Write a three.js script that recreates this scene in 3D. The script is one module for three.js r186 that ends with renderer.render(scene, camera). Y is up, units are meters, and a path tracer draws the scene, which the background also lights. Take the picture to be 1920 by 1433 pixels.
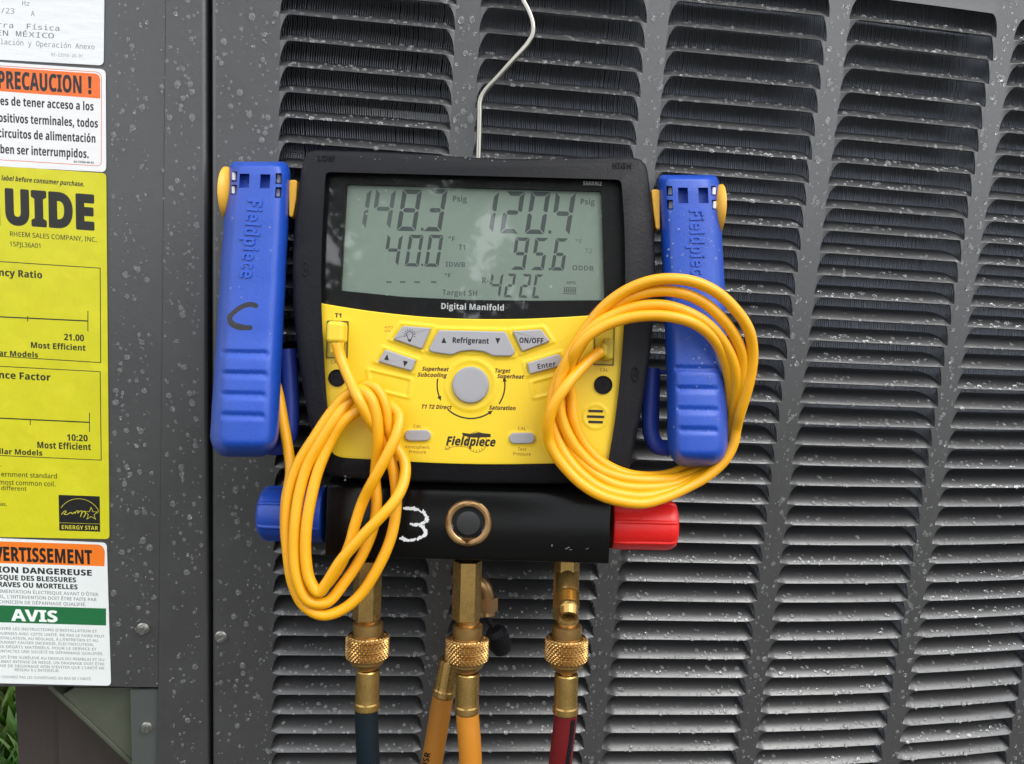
import * as THREE from 'three';
import { RoundedBoxGeometry } from 'three/addons/geometries/RoundedBoxGeometry.js';
import { mergeGeometries, mergeVertices, toCreasedNormals } from 'three/addons/utils/BufferGeometryUtils.js';
import { FontLoader } from 'three/addons/loaders/FontLoader.js';
import { TextGeometry } from 'three/addons/geometries/TextGeometry.js';
import { Brush, Evaluator, SUBTRACTION } from 'three-bvh-csg';

// ---------------------------------------------------------------- camera, sky, sun, exposure
const scene = new THREE.Scene();
const F = 1400, CU = 960, CV = 716.5, W0 = 1920, H0 = 1433;      // the photograph's focal length and size in its own pixels
const AX = new THREE.Vector3(0.993626, 0.063051, 0.093445), AY = new THREE.Vector3(-0.046779, 0.984831, -0.167094), AZ = new THREE.Vector3(-0.102563, 0.161657, 0.981503);
const ROW0 = 0.75;                                                // height of the first louver's tips above the ground
const EYE = new THREE.Vector3(0.09153, ROW0 - 0.1424, 0.42026);
const camera = new THREE.PerspectiveCamera(2 * Math.atan(H0 / 2 / F) * 180 / Math.PI, W0 / H0, 0.02, 300);
camera.position.copy(EYE);
camera.quaternion.setFromRotationMatrix(new THREE.Matrix4().makeBasis(AX, AY, AZ));
scene.add(camera);

function rng(seed) { let a = seed >>> 0; return () => { a = (a + 0x6D2B79F5) | 0; let t = Math.imul(a ^ (a >>> 15), 1 | a); t = (t + Math.imul(t ^ (t >>> 7), 61 | t)) ^ t; return ((t ^ (t >>> 14)) >>> 0) / 4294967296; }; }
function valueNoise(seed, n) {                                    // periodic value noise on an n x n lattice
  const r = rng(seed), g = new Float32Array(n * n).map(() => r());
  const s = (t) => t * t * (3 - 2 * t);
  return (x, y) => { const xi = Math.floor(x), yi = Math.floor(y), fx = s(x - xi), fy = s(y - yi); const at = (i, j) => g[(((j % n) + n) % n) * n + (((i % n) + n) % n)];
    return (at(xi, yi) * (1 - fx) + at(xi + 1, yi) * fx) * (1 - fy) + (at(xi, yi + 1) * (1 - fx) + at(xi + 1, yi + 1) * fx) * fy; };
}
{
  const w = 512, h = 256, d = new Float32Array(w * h * 4), n1 = valueNoise(5, 16), n2 = valueNoise(6, 32);
  for (let j = 0; j < h; j++) for (let i = 0; i < w; i++) {
    const el = ((j + 0.5) / h - 0.5) * Math.PI, up = Math.max(0, Math.sin(el));
    const cl = 0.85 + 0.3 * (0.6 * n1(i / w * 16, j / h * 12) + 0.4 * n2(i / w * 32, j / h * 26));
    const l = (0.90 + 0.16 * up) * cl, k = (j * w + i) * 4;
    d[k] = l * 0.97; d[k + 1] = l * 1.0; d[k + 2] = l * 1.045; d[k + 3] = 1;
  }
  const sky = new THREE.DataTexture(d, w, h, THREE.RGBAFormat, THREE.FloatType);
  sky.mapping = THREE.EquirectangularReflectionMapping; sky.magFilter = sky.minFilter = THREE.LinearFilter; sky.needsUpdate = true;
  scene.background = sky; scene.environment = sky;
}
const sun = new THREE.DirectionalLight(new THREE.Color(1, 0.97, 0.92), 1.0);
sun.position.set(0.15 + 2.2, ROW0 - 0.2 + 4.1, 2.5); sun.target.position.set(0.15, ROW0 - 0.2, 0); scene.add(sun, sun.target);
sun.castShadow = true; sun.shadow.radius = 60; sun.shadow.mapSize.set(2048, 2048);
Object.assign(sun.shadow.camera, { left: -1, right: 1, top: 1, bottom: -1, near: 0.1, far: 12 });
const renderer = new THREE.WebGLRenderer({ antialias: true });
renderer.toneMapping = THREE.LinearToneMapping; renderer.toneMappingExposure = 1.92;
renderer.shadowMap.enabled = true;

// ---------------------------------------------------------------- helpers
const taken = {};
function numbered(name) { const k = taken[name] = (taken[name] ?? -1) + 1; return k ? `${name}_${String(k).padStart(3, '0')}` : name; }
const lin = (r, g, b) => new THREE.Color().setRGB(r, g, b);
const hex = (c) => new THREE.Color(c);
const V2 = (x, y) => new THREE.Vector2(x, y), V3 = (x, y, z) => new THREE.Vector3(x, y, z);
function mesh(name, geo, mat, parent = scene, props) {
  const m = new THREE.Mesh(Array.isArray(geo) ? join(geo) : geo, mat);
  m.name = parent === scene ? numbered(name) : name; m.castShadow = m.receiveShadow = true;
  if (props) m.userData = props;
  parent.add(m); return m;
}
function join(list) {
  return mergeGeometries(list.map((g) => { const q = g.index ? g.toNonIndexed() : g.clone(); for (const k of Object.keys(q.attributes)) if (!['position', 'normal', 'uv'].includes(k)) q.deleteAttribute(k); return q; }));
}
function worldAt(u, v, depth) { return EYE.clone().addScaledVector(AX, (u - CU) / F * depth).addScaledVector(AY, -(v - CV) / F * depth).addScaledVector(AZ, -depth); }
function onFace(u, v, z = 0) {                                    // the point of the cabinet's front (plane z) that this spot of the photograph shows
  const d = worldAt(u, v, 1).sub(EYE), t = (z - EYE.z) / d.z; return EYE.clone().addScaledVector(d, t);
}
// the gauge's own frame: its face hangs square to the line of sight, turned clockwise a little
const D = 0.370, ROLL = 0.028, OU = 880, OV = 700;
const CR = Math.cos(ROLL), SR = Math.sin(ROLL);
const QD = new THREE.Quaternion().setFromRotationMatrix(new THREE.Matrix4().makeBasis(
  AX.clone().multiplyScalar(CR).addScaledVector(AY, -SR), AX.clone().multiplyScalar(SR).addScaledVector(AY, CR), AZ));
function L(u, v, c = 0) {                                         // local metres of a spot on the gauge, c millimetres in front of its face
  const dep = D - c / 1000, dx = (u - CU) / F * dep - (OU - CU) / F * D, dy = -(v - CV) / F * dep + (OV - CV) / F * D;
  return V3(dx * CR - dy * SR, dx * SR + dy * CR, c / 1000);
}
const K = D / F;                                                  // metres per pixel of the photograph on the gauge's face
function rot(u, v) { const x = u - OU, y = v - OV; return [x * CR + y * SR, -x * SR + y * CR]; }   // sheet coordinates (pixels, y down) of a spot
function devThing(name, label, category, u, v, c, group) {
  const g = new THREE.Group(); g.name = numbered(name); g.quaternion.copy(QD);
  const o = L(u, v, c); g.position.copy(worldAt(OU, OV, D)).add(o.clone().applyQuaternion(QD));
  g.userData = { label, category }; if (group) g.userData.group = group;
  g.l = (uu, vv, cc = 0) => L(uu, vv, cc).sub(o); scene.add(g); return g;
}
function shapeOf(pts, r = 0) {                                    // closed outline with rounded corners; r one number or one per corner
  const s = new THREE.Shape(), n = pts.length;
  for (let i = 0; i < n; i++) {
    const p = pts[i], a = pts[(i + n - 1) % n], b = pts[(i + 1) % n], rr = Array.isArray(r) ? r[i] : r;
    const ra = Math.min(rr, p.distanceTo(a) * 0.49), rb = Math.min(rr, p.distanceTo(b) * 0.49);
    const p0 = p.clone().lerp(a, ra / p.distanceTo(a)), p1 = p.clone().lerp(b, rb / p.distanceTo(b));
    if (i === 0) s.moveTo(p0.x, p0.y); else s.lineTo(p0.x, p0.y);
    if (rr > 0) s.quadraticCurveTo(p.x, p.y, p1.x, p1.y);
  }
  s.closePath(); return s;
}
function sheet(grid, th, uvScale = 1) {                           // a bent sheet of metal with thickness; grid[i][j], i to the right, j up
  const nu = grid.length, nv = grid[0].length, pos = [], idx = [];
  for (const col of grid) for (const p of col) pos.push(p.x, p.y, p.z);
  for (let i = 0; i < nu - 1; i++) for (let j = 0; j < nv - 1; j++) { const a = i * nv + j, b = a + nv; idx.push(a, b, b + 1, a, b + 1, a + 1); }
  const f = new THREE.BufferGeometry(); f.setAttribute('position', new THREE.Float32BufferAttribute(pos, 3)); f.setIndex(idx); f.computeVertexNormals();
  const n = f.attributes.normal.array, bpos = pos.map((x, i) => x - n[i] * th), bn = Array.from(n, (x) => -x);
  const P = [...pos], N = [...n], I = [...idx]; let o = pos.length / 3;
  P.push(...bpos); N.push(...bn); for (let i = 0; i < idx.length; i += 3) I.push(o + idx[i], o + idx[i + 2], o + idx[i + 1]);
  const edge = (ids) => { for (let k = 0; k < ids.length - 1; k++) { const a = ids[k], b = ids[k + 1], q = P.length / 3;
    const A = [a, b].map((i) => V3(pos[i * 3], pos[i * 3 + 1], pos[i * 3 + 2])), B = [a, b].map((i) => V3(bpos[i * 3], bpos[i * 3 + 1], bpos[i * 3 + 2]));
    const nn = A[1].clone().sub(A[0]).cross(B[0].clone().sub(A[0])).normalize().negate();
    for (const p of [A[0], A[1], B[1], B[0]]) { P.push(p.x, p.y, p.z); N.push(nn.x, nn.y, nn.z); } I.push(q, q + 2, q + 1, q, q + 3, q + 2); } };
  const R = (m, fn) => Array.from({ length: m }, (_, i) => fn(i));
  edge(R(nu, (i) => i * nv)); edge(R(nu, (i) => (nu - 1 - i) * nv + nv - 1)); edge(R(nv, (j) => nv - 1 - j)); edge(R(nv, (j) => (nu - 1) * nv + j));
  const g = new THREE.BufferGeometry(); g.setAttribute('position', new THREE.Float32BufferAttribute(P, 3)); g.setAttribute('normal', new THREE.Float32BufferAttribute(N, 3));
  const uv = []; for (let i = 0; i < P.length; i += 3) uv.push(P[i] * uvScale, P[i + 1] * uvScale); g.setAttribute('uv', new THREE.Float32BufferAttribute(uv, 2)); g.setIndex(I); return g;
}
function lathe(profile, seg = 40) { return new THREE.LatheGeometry(profile.map(([r, y]) => V2(r, y)), seg); }
function crispLathe(profile, seg = 40) { return toCreasedNormals(lathe(profile, seg), 0.6); }
function metreUV(g, s = 1) { const p = g.attributes.position, uv = new Float32Array(p.count * 2); for (let i = 0; i < p.count; i++) { uv[2 * i] = (p.getX(i) + p.getZ(i) * 0.7) * s; uv[2 * i + 1] = (p.getY(i) + p.getZ(i) * 0.7) * s; } g.setAttribute('uv', new THREE.BufferAttribute(uv, 2)); return g; }

// ---------------------------------------------------------------- textures and materials
function dataTex(n, fn, repeat, srgb) {
  const d = new Uint8Array(n * n * 4);
  for (let j = 0; j < n; j++) for (let i = 0; i < n; i++) { const c = fn(i / n, j / n), k = (j * n + i) * 4; for (let q = 0; q < 3; q++) d[k + q] = Math.max(0, Math.min(255, (Array.isArray(c) ? c[q] : c) * 255)); d[k + 3] = 255; }
  const t = new THREE.DataTexture(d, n, n); t.wrapS = t.wrapT = THREE.RepeatWrapping; t.magFilter = t.minFilter = THREE.LinearFilter; if (repeat) t.repeat.set(repeat, repeat); if (srgb) t.colorSpace = THREE.SRGBColorSpace; t.needsUpdate = true; return t;
}
const nA = valueNoise(11, 8), nB = valueNoise(12, 64), nC = valueNoise(13, 256);
const fineBump = dataTex(512, (x, y) => 0.6 * nC(x * 256, y * 256) + 0.4 * nB(x * 64, y * 64), 1);
const patchRough = dataTex(256, (x, y) => 0.62 + 0.38 * (0.5 * nA(x * 8, y * 8) + 0.3 * nB(x * 64, y * 64) + 0.2 * nC(x * 256, y * 256)), 1);
const wrinkle = dataTex(512, (x, y) => 0.5 * nA(x * 8, y * 16) + 0.3 * nB(x * 16, y * 32) + 0.2 * nB(x * 64, y * 64 + 7), 1);
function scaled(t, s) { const c = t.clone(); c.repeat.set(s, s); c.needsUpdate = true; return c; }
const paintTone = dataTex(512, (x, y) => { const a = 0.86 + 0.14 * nA(x * 8, y * 8) + 0.08 * (nB(x * 64, y * 64) - 0.5) + 0.10 * (nC(x * 256, y * 256) - 0.5); return a; }, 1);
const M = {
  paint: new THREE.MeshPhysicalMaterial({ color: lin(0.050, 0.050, 0.051), ior: 1.78, map: scaled(paintTone, 5), roughness: 0.5, roughnessMap: scaled(patchRough, 6), bumpMap: scaled(fineBump, 9), bumpScale: 0.00006, clearcoat: 0.4, clearcoatRoughness: 0.34 }),
  darkMetal: new THREE.MeshStandardMaterial({ color: lin(0.03, 0.027, 0.025), roughness: 0.7, map: scaled(paintTone, 4) }),
  brownMetal: new THREE.MeshStandardMaterial({ color: lin(0.052, 0.040, 0.034), roughness: 0.75, map: scaled(paintTone, 6) }),
  galv: new THREE.MeshStandardMaterial({ color: lin(0.082, 0.092, 0.062), roughness: 0.62, map: scaled(paintTone, 12), bumpMap: scaled(fineBump, 12), bumpScale: 0.0001 }),
  flange: new THREE.MeshStandardMaterial({ color: lin(0.078, 0.086, 0.080), roughness: 0.5, map: scaled(paintTone, 9) }),
  fin: new THREE.MeshStandardMaterial({ color: lin(0.56, 0.60, 0.68), metalness: 0.1, roughness: 0.5 }),
  black: new THREE.MeshStandardMaterial({ color: lin(0.025, 0.025, 0.026), roughness: 0.9 }),
  screw: new THREE.MeshStandardMaterial({ color: lin(0.42, 0.41, 0.39), metalness: 0.85, roughness: 0.28 }),
  rubber: new THREE.MeshPhysicalMaterial({ color: lin(0.009, 0.009, 0.011), specularIntensity: 0.4, roughness: 0.55, bumpMap: scaled(fineBump, 14), bumpScale: 0.00012, roughnessMap: scaled(patchRough, 14) }),
  bezel: new THREE.MeshPhysicalMaterial({ color: lin(0.006, 0.006, 0.007), specularIntensity: 0.4, roughness: 0.4 }),
  glass: new THREE.MeshPhysicalMaterial({ color: lin(1, 1, 1), transmission: 1, thickness: 0, ior: 1.5, roughness: 0.03 }),
  blockPaint: new THREE.MeshPhysicalMaterial({ color: lin(0.005, 0.005, 0.005), specularIntensity: 0.3, roughness: 0.24, clearcoat: 0.12, clearcoatRoughness: 0.2, bumpMap: scaled(fineBump, 12), bumpScale: 0.00005 }),
  blue: new THREE.MeshPhysicalMaterial({ color: lin(0.009, 0.074, 0.48), roughness: 0.42, bumpMap: scaled(fineBump, 20), bumpScale: 0.00010, clearcoat: 0.25, clearcoatRoughness: 0.3 }),
  blueDark: new THREE.MeshPhysicalMaterial({ color: lin(0.022, 0.05, 0.33), roughness: 0.42 }),
  knobBlue: new THREE.MeshPhysicalMaterial({ color: lin(0.012, 0.055, 0.36), roughness: 0.36, bumpMap: scaled(fineBump, 20), bumpScale: 0.00008 }),
  knobRed: new THREE.MeshPhysicalMaterial({ color: lin(0.78, 0.016, 0.014), roughness: 0.34, bumpMap: scaled(fineBump, 20), bumpScale: 0.00008 }),
  amber: new THREE.MeshPhysicalMaterial({ color: lin(0.80, 0.42, 0.035), roughness: 0.42 }),
  pad: new THREE.MeshStandardMaterial({ color: lin(0.78, 0.74, 0.68), roughness: 0.5 }),
  cable: new THREE.MeshPhysicalMaterial({ color: lin(0.84, 0.385, 0.003), roughness: 0.40, bumpMap: scaled(fineBump, 30), bumpScale: 0.00006, clearcoat: 0.15, clearcoatRoughness: 0.35 }),
  plug: new THREE.MeshPhysicalMaterial({ color: lin(0.80, 0.55, 0.03), roughness: 0.42 }),
  plugDull: new THREE.MeshPhysicalMaterial({ color: lin(0.50, 0.36, 0.012), roughness: 0.45 }),
  brass: new THREE.MeshPhysicalMaterial({ color: lin(0.48, 0.29, 0.10), metalness: 0.9, roughness: 0.4, roughnessMap: scaled(patchRough, 40), map: scaled(paintTone, 30) }),
  brassPale: new THREE.MeshPhysicalMaterial({ color: lin(0.50, 0.315, 0.10), metalness: 0.9, roughness: 0.33, roughnessMap: scaled(patchRough, 40), map: scaled(paintTone, 26) }),
  bronze: new THREE.MeshPhysicalMaterial({ color: lin(0.45, 0.27, 0.12), metalness: 0.85, roughness: 0.36, map: scaled(paintTone, 26) }),
  copper: new THREE.MeshPhysicalMaterial({ color: lin(0.50, 0.24, 0.12), metalness: 0.85, roughness: 0.4 }),
  hoseTeal: new THREE.MeshPhysicalMaterial({ color: lin(0.004, 0.010, 0.015), specularIntensity: 0.45, roughness: 0.5, bumpMap: scaled(fineBump, 24), bumpScale: 0.0001 }),
  hoseYellow: new THREE.MeshPhysicalMaterial({ color: lin(0.50, 0.185, 0.012), roughness: 0.45, bumpMap: scaled(fineBump, 24), bumpScale: 0.0001 }),
  hoseBrown: new THREE.MeshPhysicalMaterial({ color: lin(0.34, 0.13, 0.010), roughness: 0.5 }),
  hoseRed: new THREE.MeshPhysicalMaterial({ color: lin(0.12, 0.006, 0.008), specularIntensity: 0.5, roughness: 0.42, bumpMap: scaled(fineBump, 24), bumpScale: 0.0001 }),
  wire: new THREE.MeshPhysicalMaterial({ color: lin(0.36, 0.345, 0.30), metalness: 1, roughness: 0.22 }),
  printDark: new THREE.MeshPhysicalMaterial({ color: lin(0.008, 0.008, 0.009), specularIntensity: 0.25, roughness: 0.8 }),
  printPale: new THREE.MeshStandardMaterial({ color: lin(0.50, 0.52, 0.52), roughness: 0.6 }),
  chalk: new THREE.MeshStandardMaterial({ color: lin(0.72, 0.74, 0.76), roughness: 0.9 }),
  waterFlat: new THREE.MeshPhysicalMaterial({ color: lin(1, 1, 1), transmission: 0.95, thickness: 0.002, ior: 1.33, roughness: 0.02 }),
  water: new THREE.MeshPhysicalMaterial({ color: lin(1, 1, 1), transmission: 0.925, thickness: 0.002, ior: 1.33, roughness: 0.02 }),
};
const font = await new FontLoader().loadAsync('fonts/droid/droid_sans_bold.typeface.json');
function words(text, size, depth, bevel = 0) {
  const g = new TextGeometry(text, { font, size, depth, curveSegments: 4, bevelEnabled: bevel > 0, bevelThickness: bevel, bevelSize: bevel * 0.6, bevelSegments: 1 });
  g.computeBoundingBox(); const b = g.boundingBox; g.translate(-(b.min.x + b.max.x) / 2, -(b.min.y + b.max.y) / 2, 0); return g;
}
function canvasOf(w, h, bg) { const c = document.createElement('canvas'); c.width = w; c.height = h; const x = c.getContext('2d'); x.fillStyle = bg; x.fillRect(0, 0, w, h); return [c, x]; }
function canvasTex(c, srgb = true) { const t = new THREE.CanvasTexture(c); if (srgb) t.colorSpace = THREE.SRGBColorSpace; t.magFilter = t.minFilter = THREE.LinearFilter; t.needsUpdate = true; return t; }
function textIn(x, s, x0, x1, yTop, yBase, style = 'bold', fam = 'sans-serif', slope = 0, heavy = 0) {   // fits a string between x0 and x1 with capitals from yTop to yBase
  x.save(); x.translate(x0, yBase); if (slope) x.transform(1, slope, 0, 1, 0, 0);
  const h = yBase - yTop; x.font = `${style} ${h / 0.72}px ${fam}`; const w = x.measureText(s).width || 1; x.scale((x1 - x0) / w, 1); x.textBaseline = 'alphabetic'; x.textAlign = 'left'; x.fillText(s, 0, 0); if (heavy) { x.strokeStyle = x.fillStyle; x.lineWidth = heavy * h; x.lineJoin = 'round'; x.strokeText(s, 0, 0); } x.restore();
}

// ---------------------------------------------------------------- the condenser cabinet
const unit = new THREE.Group(); unit.name = numbered('condensing_unit'); scene.add(unit);
unit.userData = { label: 'dark grey metal condensing unit with louvered panel and stickers, wet with rain', category: 'air conditioner' };
const P = 0.0127, NROW = 42, YTOP = ROW0 + 0.07, YBOT = 0.06;
const COLX = [[0.0033, 0.0935], [0.1061, 0.1959], [0.2076, 0.2979], [0.3097, 0.4013], [0.4129, 0.5027]];
const XEDGE = [-0.0312, 0.56];
const bendZ = (x) => (x > 0.26 ? -0.29 * (x - 0.26) ** 2 : 0);     // the panel curves back towards the right corner
const RX = 0.0062, RY = 0.97 * P, ZL = 0.0020, ZD = 0.0175, HB = 0.0068, TH = 0.0008;
function slatSamples(xl, xr) {
  const xs = []; for (let i = 0; i <= 9; i++) xs.push(xl + RX * (1 - Math.cos(i / 9 * Math.PI / 2)));
  for (let i = 1; i < 8; i++) xs.push(xl + RX + (xr - xl - 2 * RX) * i / 8);
  for (let i = 9; i >= 0; i--) xs.push(xr - RX * (1 - Math.cos(i / 9 * Math.PI / 2))); return xs;
}
function archDrop(x, xl, xr) { const e = Math.min(x - xl, xr - x); if (e >= RX) return 0; const q = 1 - e / RX; return RY * (1 - Math.sqrt(Math.max(0, 1 - q ** 2.3))); }
function openness(x, xl, xr) { const e = Math.max(0, Math.min(x - xl, xr - x)); const t = Math.min(1, e / 0.0052); return t * t * (3 - 2 * t); }
// a slat hinges on the line through the tips (y = 0), bulged out a little; below the line a strip of the panel reaches down to the next opening's arch (s < 0), above it the flap leans inwards (s 0 to 1)
function slatPoint(xl, xr, x, s) {
  const zh = ZL * openness(x, xl, xr), ya = RY - P - archDrop(x, xl, xr);
  if (s <= 0) return V3(x, ya * -s, bendZ(x) + zh - 0.0005 * (zh / ZL) * Math.max(0, -s - 0.3));
  const e = Math.min(x - xl, xr - x), q = Math.max(0, 1 - e / RX), dh = Math.sqrt(Math.max(0, 1 - q ** 2.3)), t = s * dh;
  return V3(x, HB * (1 - (1 - t) ** 1.65), bendZ(x) + zh - (ZL + ZD) * (0.55 * t + 0.45 * t * t));
}
const SV = [-1, -0.66, -0.33, -0.1, 0, 0.03, 0.07, 0.12, 0.19, 0.28, 0.4, 0.55, 0.75, 1];
const slatGeos = COLX.map(([xl, xr]) => { const g = sheet(slatSamples(xl, xr).map((x) => SV.map((s) => slatPoint(xl, xr, x, s))), TH); return g; });
{
  const flats = [];
  const strip = (x0, x1, y0, y1, n = 3) => flats.push(sheet(Array.from({ length: n + 1 }, (_, i) => { const x = x0 + (x1 - x0) * i / n; return [y0, y0 + (y1 - y0) * 0.5, y1].map((y) => V3(x, y, bendZ(x))); }), TH));
  const ye = ROW0 - (NROW - 1) * P - P;                            // below the last slat
  const ends = [XEDGE[0] + 0.0025, ...COLX.flat(), XEDGE[1]];
  for (let i = 0; i < ends.length; i += 2) strip(ends[i], ends[i + 1], YBOT, YTOP, 4);
  for (const [xl, xr] of COLX) {
    const xs = slatSamples(xl, xr);
    flats.push(sheet(xs.map((x) => { const g = openness(x, xl, xr), yc = ROW0 + RY - archDrop(x, xl, xr); return [0, 0.05, 0.12, 0.25, 0.5, 1].map((t) => V3(x, yc + (ROW0 + RY + 0.014 - yc) * t, bendZ(x) + 0.25 * g * ZL * (1 - t) ** 2)); }), TH));
    strip(xl, xr, ROW0 + RY + 0.014, YTOP, 6);
    flats.push(sheet(xs.map((x) => { const yc = ROW0 - NROW * P + RY - archDrop(x, xl, xr); return [YBOT, yc].map((y) => V3(x, y, bendZ(x))); }), TH));
  }
  // the rolled left edge of the panel
  flats.push(sheet(Array.from({ length: 7 }, (_, i) => { const a = (1 - i / 6) * Math.PI / 2, r = 0.0025; const x = XEDGE[0] + r - r * Math.sin(a), z = -r + r * Math.cos(a); return [YBOT, YTOP].map((y) => V3(x, y, z)); }), TH));
  flats.push(new THREE.BoxGeometry(TH, YTOP - YBOT, 0.014).translate(XEDGE[0] + TH / 2, (YTOP + YBOT) / 2, -0.0095));
  const jr = rng(88); const panel = mesh('louver_panel', flats, M.paint, unit);
  for (let c = 0; c < COLX.length; c++) for (let k = 0; k < NROW; k++) { const s = mesh('louver_slat', slatGeos[c], M.paint, panel); s.position.y = ROW0 - k * P + (jr() - 0.5) * 0.0002; s.rotation.x = (jr() - 0.5) * 0.022; s.rotation.z = (jr() - 0.5) * 0.0012; s.position.y -= Math.sin(s.rotation.z) * (COLX[c][0] + COLX[c][1]) / 2; }
}
// corner post, side panel and the things below it
const postR = (y) => -0.0334 + 0.0045 * 0;
{
  const xr = -0.0334, n = 10, y0 = 0.05;
  const seam2 = (y) => -0.0531 + (y - (ROW0 - 0.0239)) / (0.4294) * 0.0098;   // the joint beside the side panel leans a little
  const g = []; for (let i = 0; i <= n; i++) { const t = i / n; g.push([y0, 0.3, 0.45, 0.6, YTOP].map((y) => { const xa = seam2(y) + 0.0002, w = xr - 0.0022 - xa; return V3(xa + w * t, y, 0.0004); })); }
  const q = []; for (let i = 0; i <= 6; i++) { const a = i / 6 * Math.PI / 2, r = 0.0024; q.push([y0, 0.3, 0.45, 0.6, YTOP].map((y) => V3(xr - 0.0024 + r * Math.sin(a), y, 0.0004 - r + r * Math.cos(a)))); }
  const strap = new THREE.BoxGeometry(0.016, YTOP - y0, 0.001).translate(-0.058, (YTOP + y0) / 2, -0.0055);
  mesh('inner_strap', strap, M.black, unit);
  const lip = new THREE.BoxGeometry(0.0008, YTOP - y0, 0.018).translate(xr - 0.0006, (YTOP + y0) / 2, -0.011);
  mesh('corner_post', [sheet(g, 0.001), sheet(q, 0.001), lip], M.paint, unit);
  // side panel, its lower edge a little ragged
  const xs = [-0.40, -0.30, -0.22, -0.17, -0.14, -0.12, -0.105, -0.095, -0.088, -0.08, -0.07, -0.0635], r = rng(4);
  const yb = onFace(200, 1289).y;
  const grid = xs.map((x, i) => [0, 0.25, 0.5, 0.75, 1].map((t) => { const yy = yb + (i > 4 && i < 9 ? (r() - 0.5) * 0.0012 : 0); const y = yy + (YTOP - yy) * t; const xe = seam2(y) - 0.0002; return V3(i === xs.length - 1 ? xe : x + (xe + 0.0635) * Math.max(0, (x + 0.14) / 0.08), y, -0.0004); }));
  mesh('side_panel', [sheet(grid, 0.001), new THREE.BoxGeometry(0.33, 0.0012, 0.03).translate(-0.235, yb + 0.0008, -0.0165)], M.paint, unit);
  // flange with a screw, pale gusset and dark base wall inside the notch
  const fA = onFace(247, 1296, -0.002), fB = onFace(297, 1433, -0.002);
  mesh('flange', new THREE.BoxGeometry(fB.x - fA.x + 0.004, 0.33, 0.0014).translate((fA.x + fB.x) / 2 + 0.001, yb - 0.168, -0.0032), M.flange, unit);
  const zg = -0.012, gp = [onFace(118, 1303, zg), onFace(140, 1290, zg), onFace(262, 1290, zg), onFace(262, 1438, zg)].map((p) => V2(p.x, p.y));
  const gus = new THREE.ExtrudeGeometry(shapeOf(gp, 0), { depth: 0.002, bevelEnabled: false }).translate(0, 0, zg - 0.002);
  mesh('gusset', metreUV(gus), M.galv, unit);
  // folded stiffening edge along the gusset's diagonal
  const a = onFace(118, 1303, zg), b = onFace(262, 1438, zg), len = a.distanceTo(b) + 0.02;
  const fold = new RoundedBoxGeometry(len, 0.003, 0.018, 2, 0.001); fold.rotateZ(Math.atan2(b.y - a.y, b.x - a.x)); fold.translate((a.x + b.x) / 2 - 0.001, (a.y + b.y) / 2 - 0.0015, zg - 0.008); mesh('gusset_fold', fold, M.galv, unit);
  const zw = -0.05, w0 = onFace(36, 1380, zw).x, w1 = onFace(124, 1380, zw).x;
  mesh('base_wall', [new THREE.BoxGeometry(w1 - w0, 0.36, 0.004).translate((w0 + w1) / 2, yb - 0.17, zw), new THREE.BoxGeometry(0.14, 0.36, 0.004).translate(w1 + 0.069, yb - 0.17, zw + 0.006), new THREE.BoxGeometry(0.004, 0.36, 0.12).translate(w0 + 0.002, yb - 0.17, zw - 0.062)], M.brownMetal, unit);
  mesh('base_shelf', [new THREE.BoxGeometry(0.36, 0.008, 0.34).translate(-0.235, yb + 0.012, -0.20), new THREE.BoxGeometry(0.33, 0.02, 0.004).translate(-0.22, yb - 0.006, -0.045)], M.darkMetal, unit);
}
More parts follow.
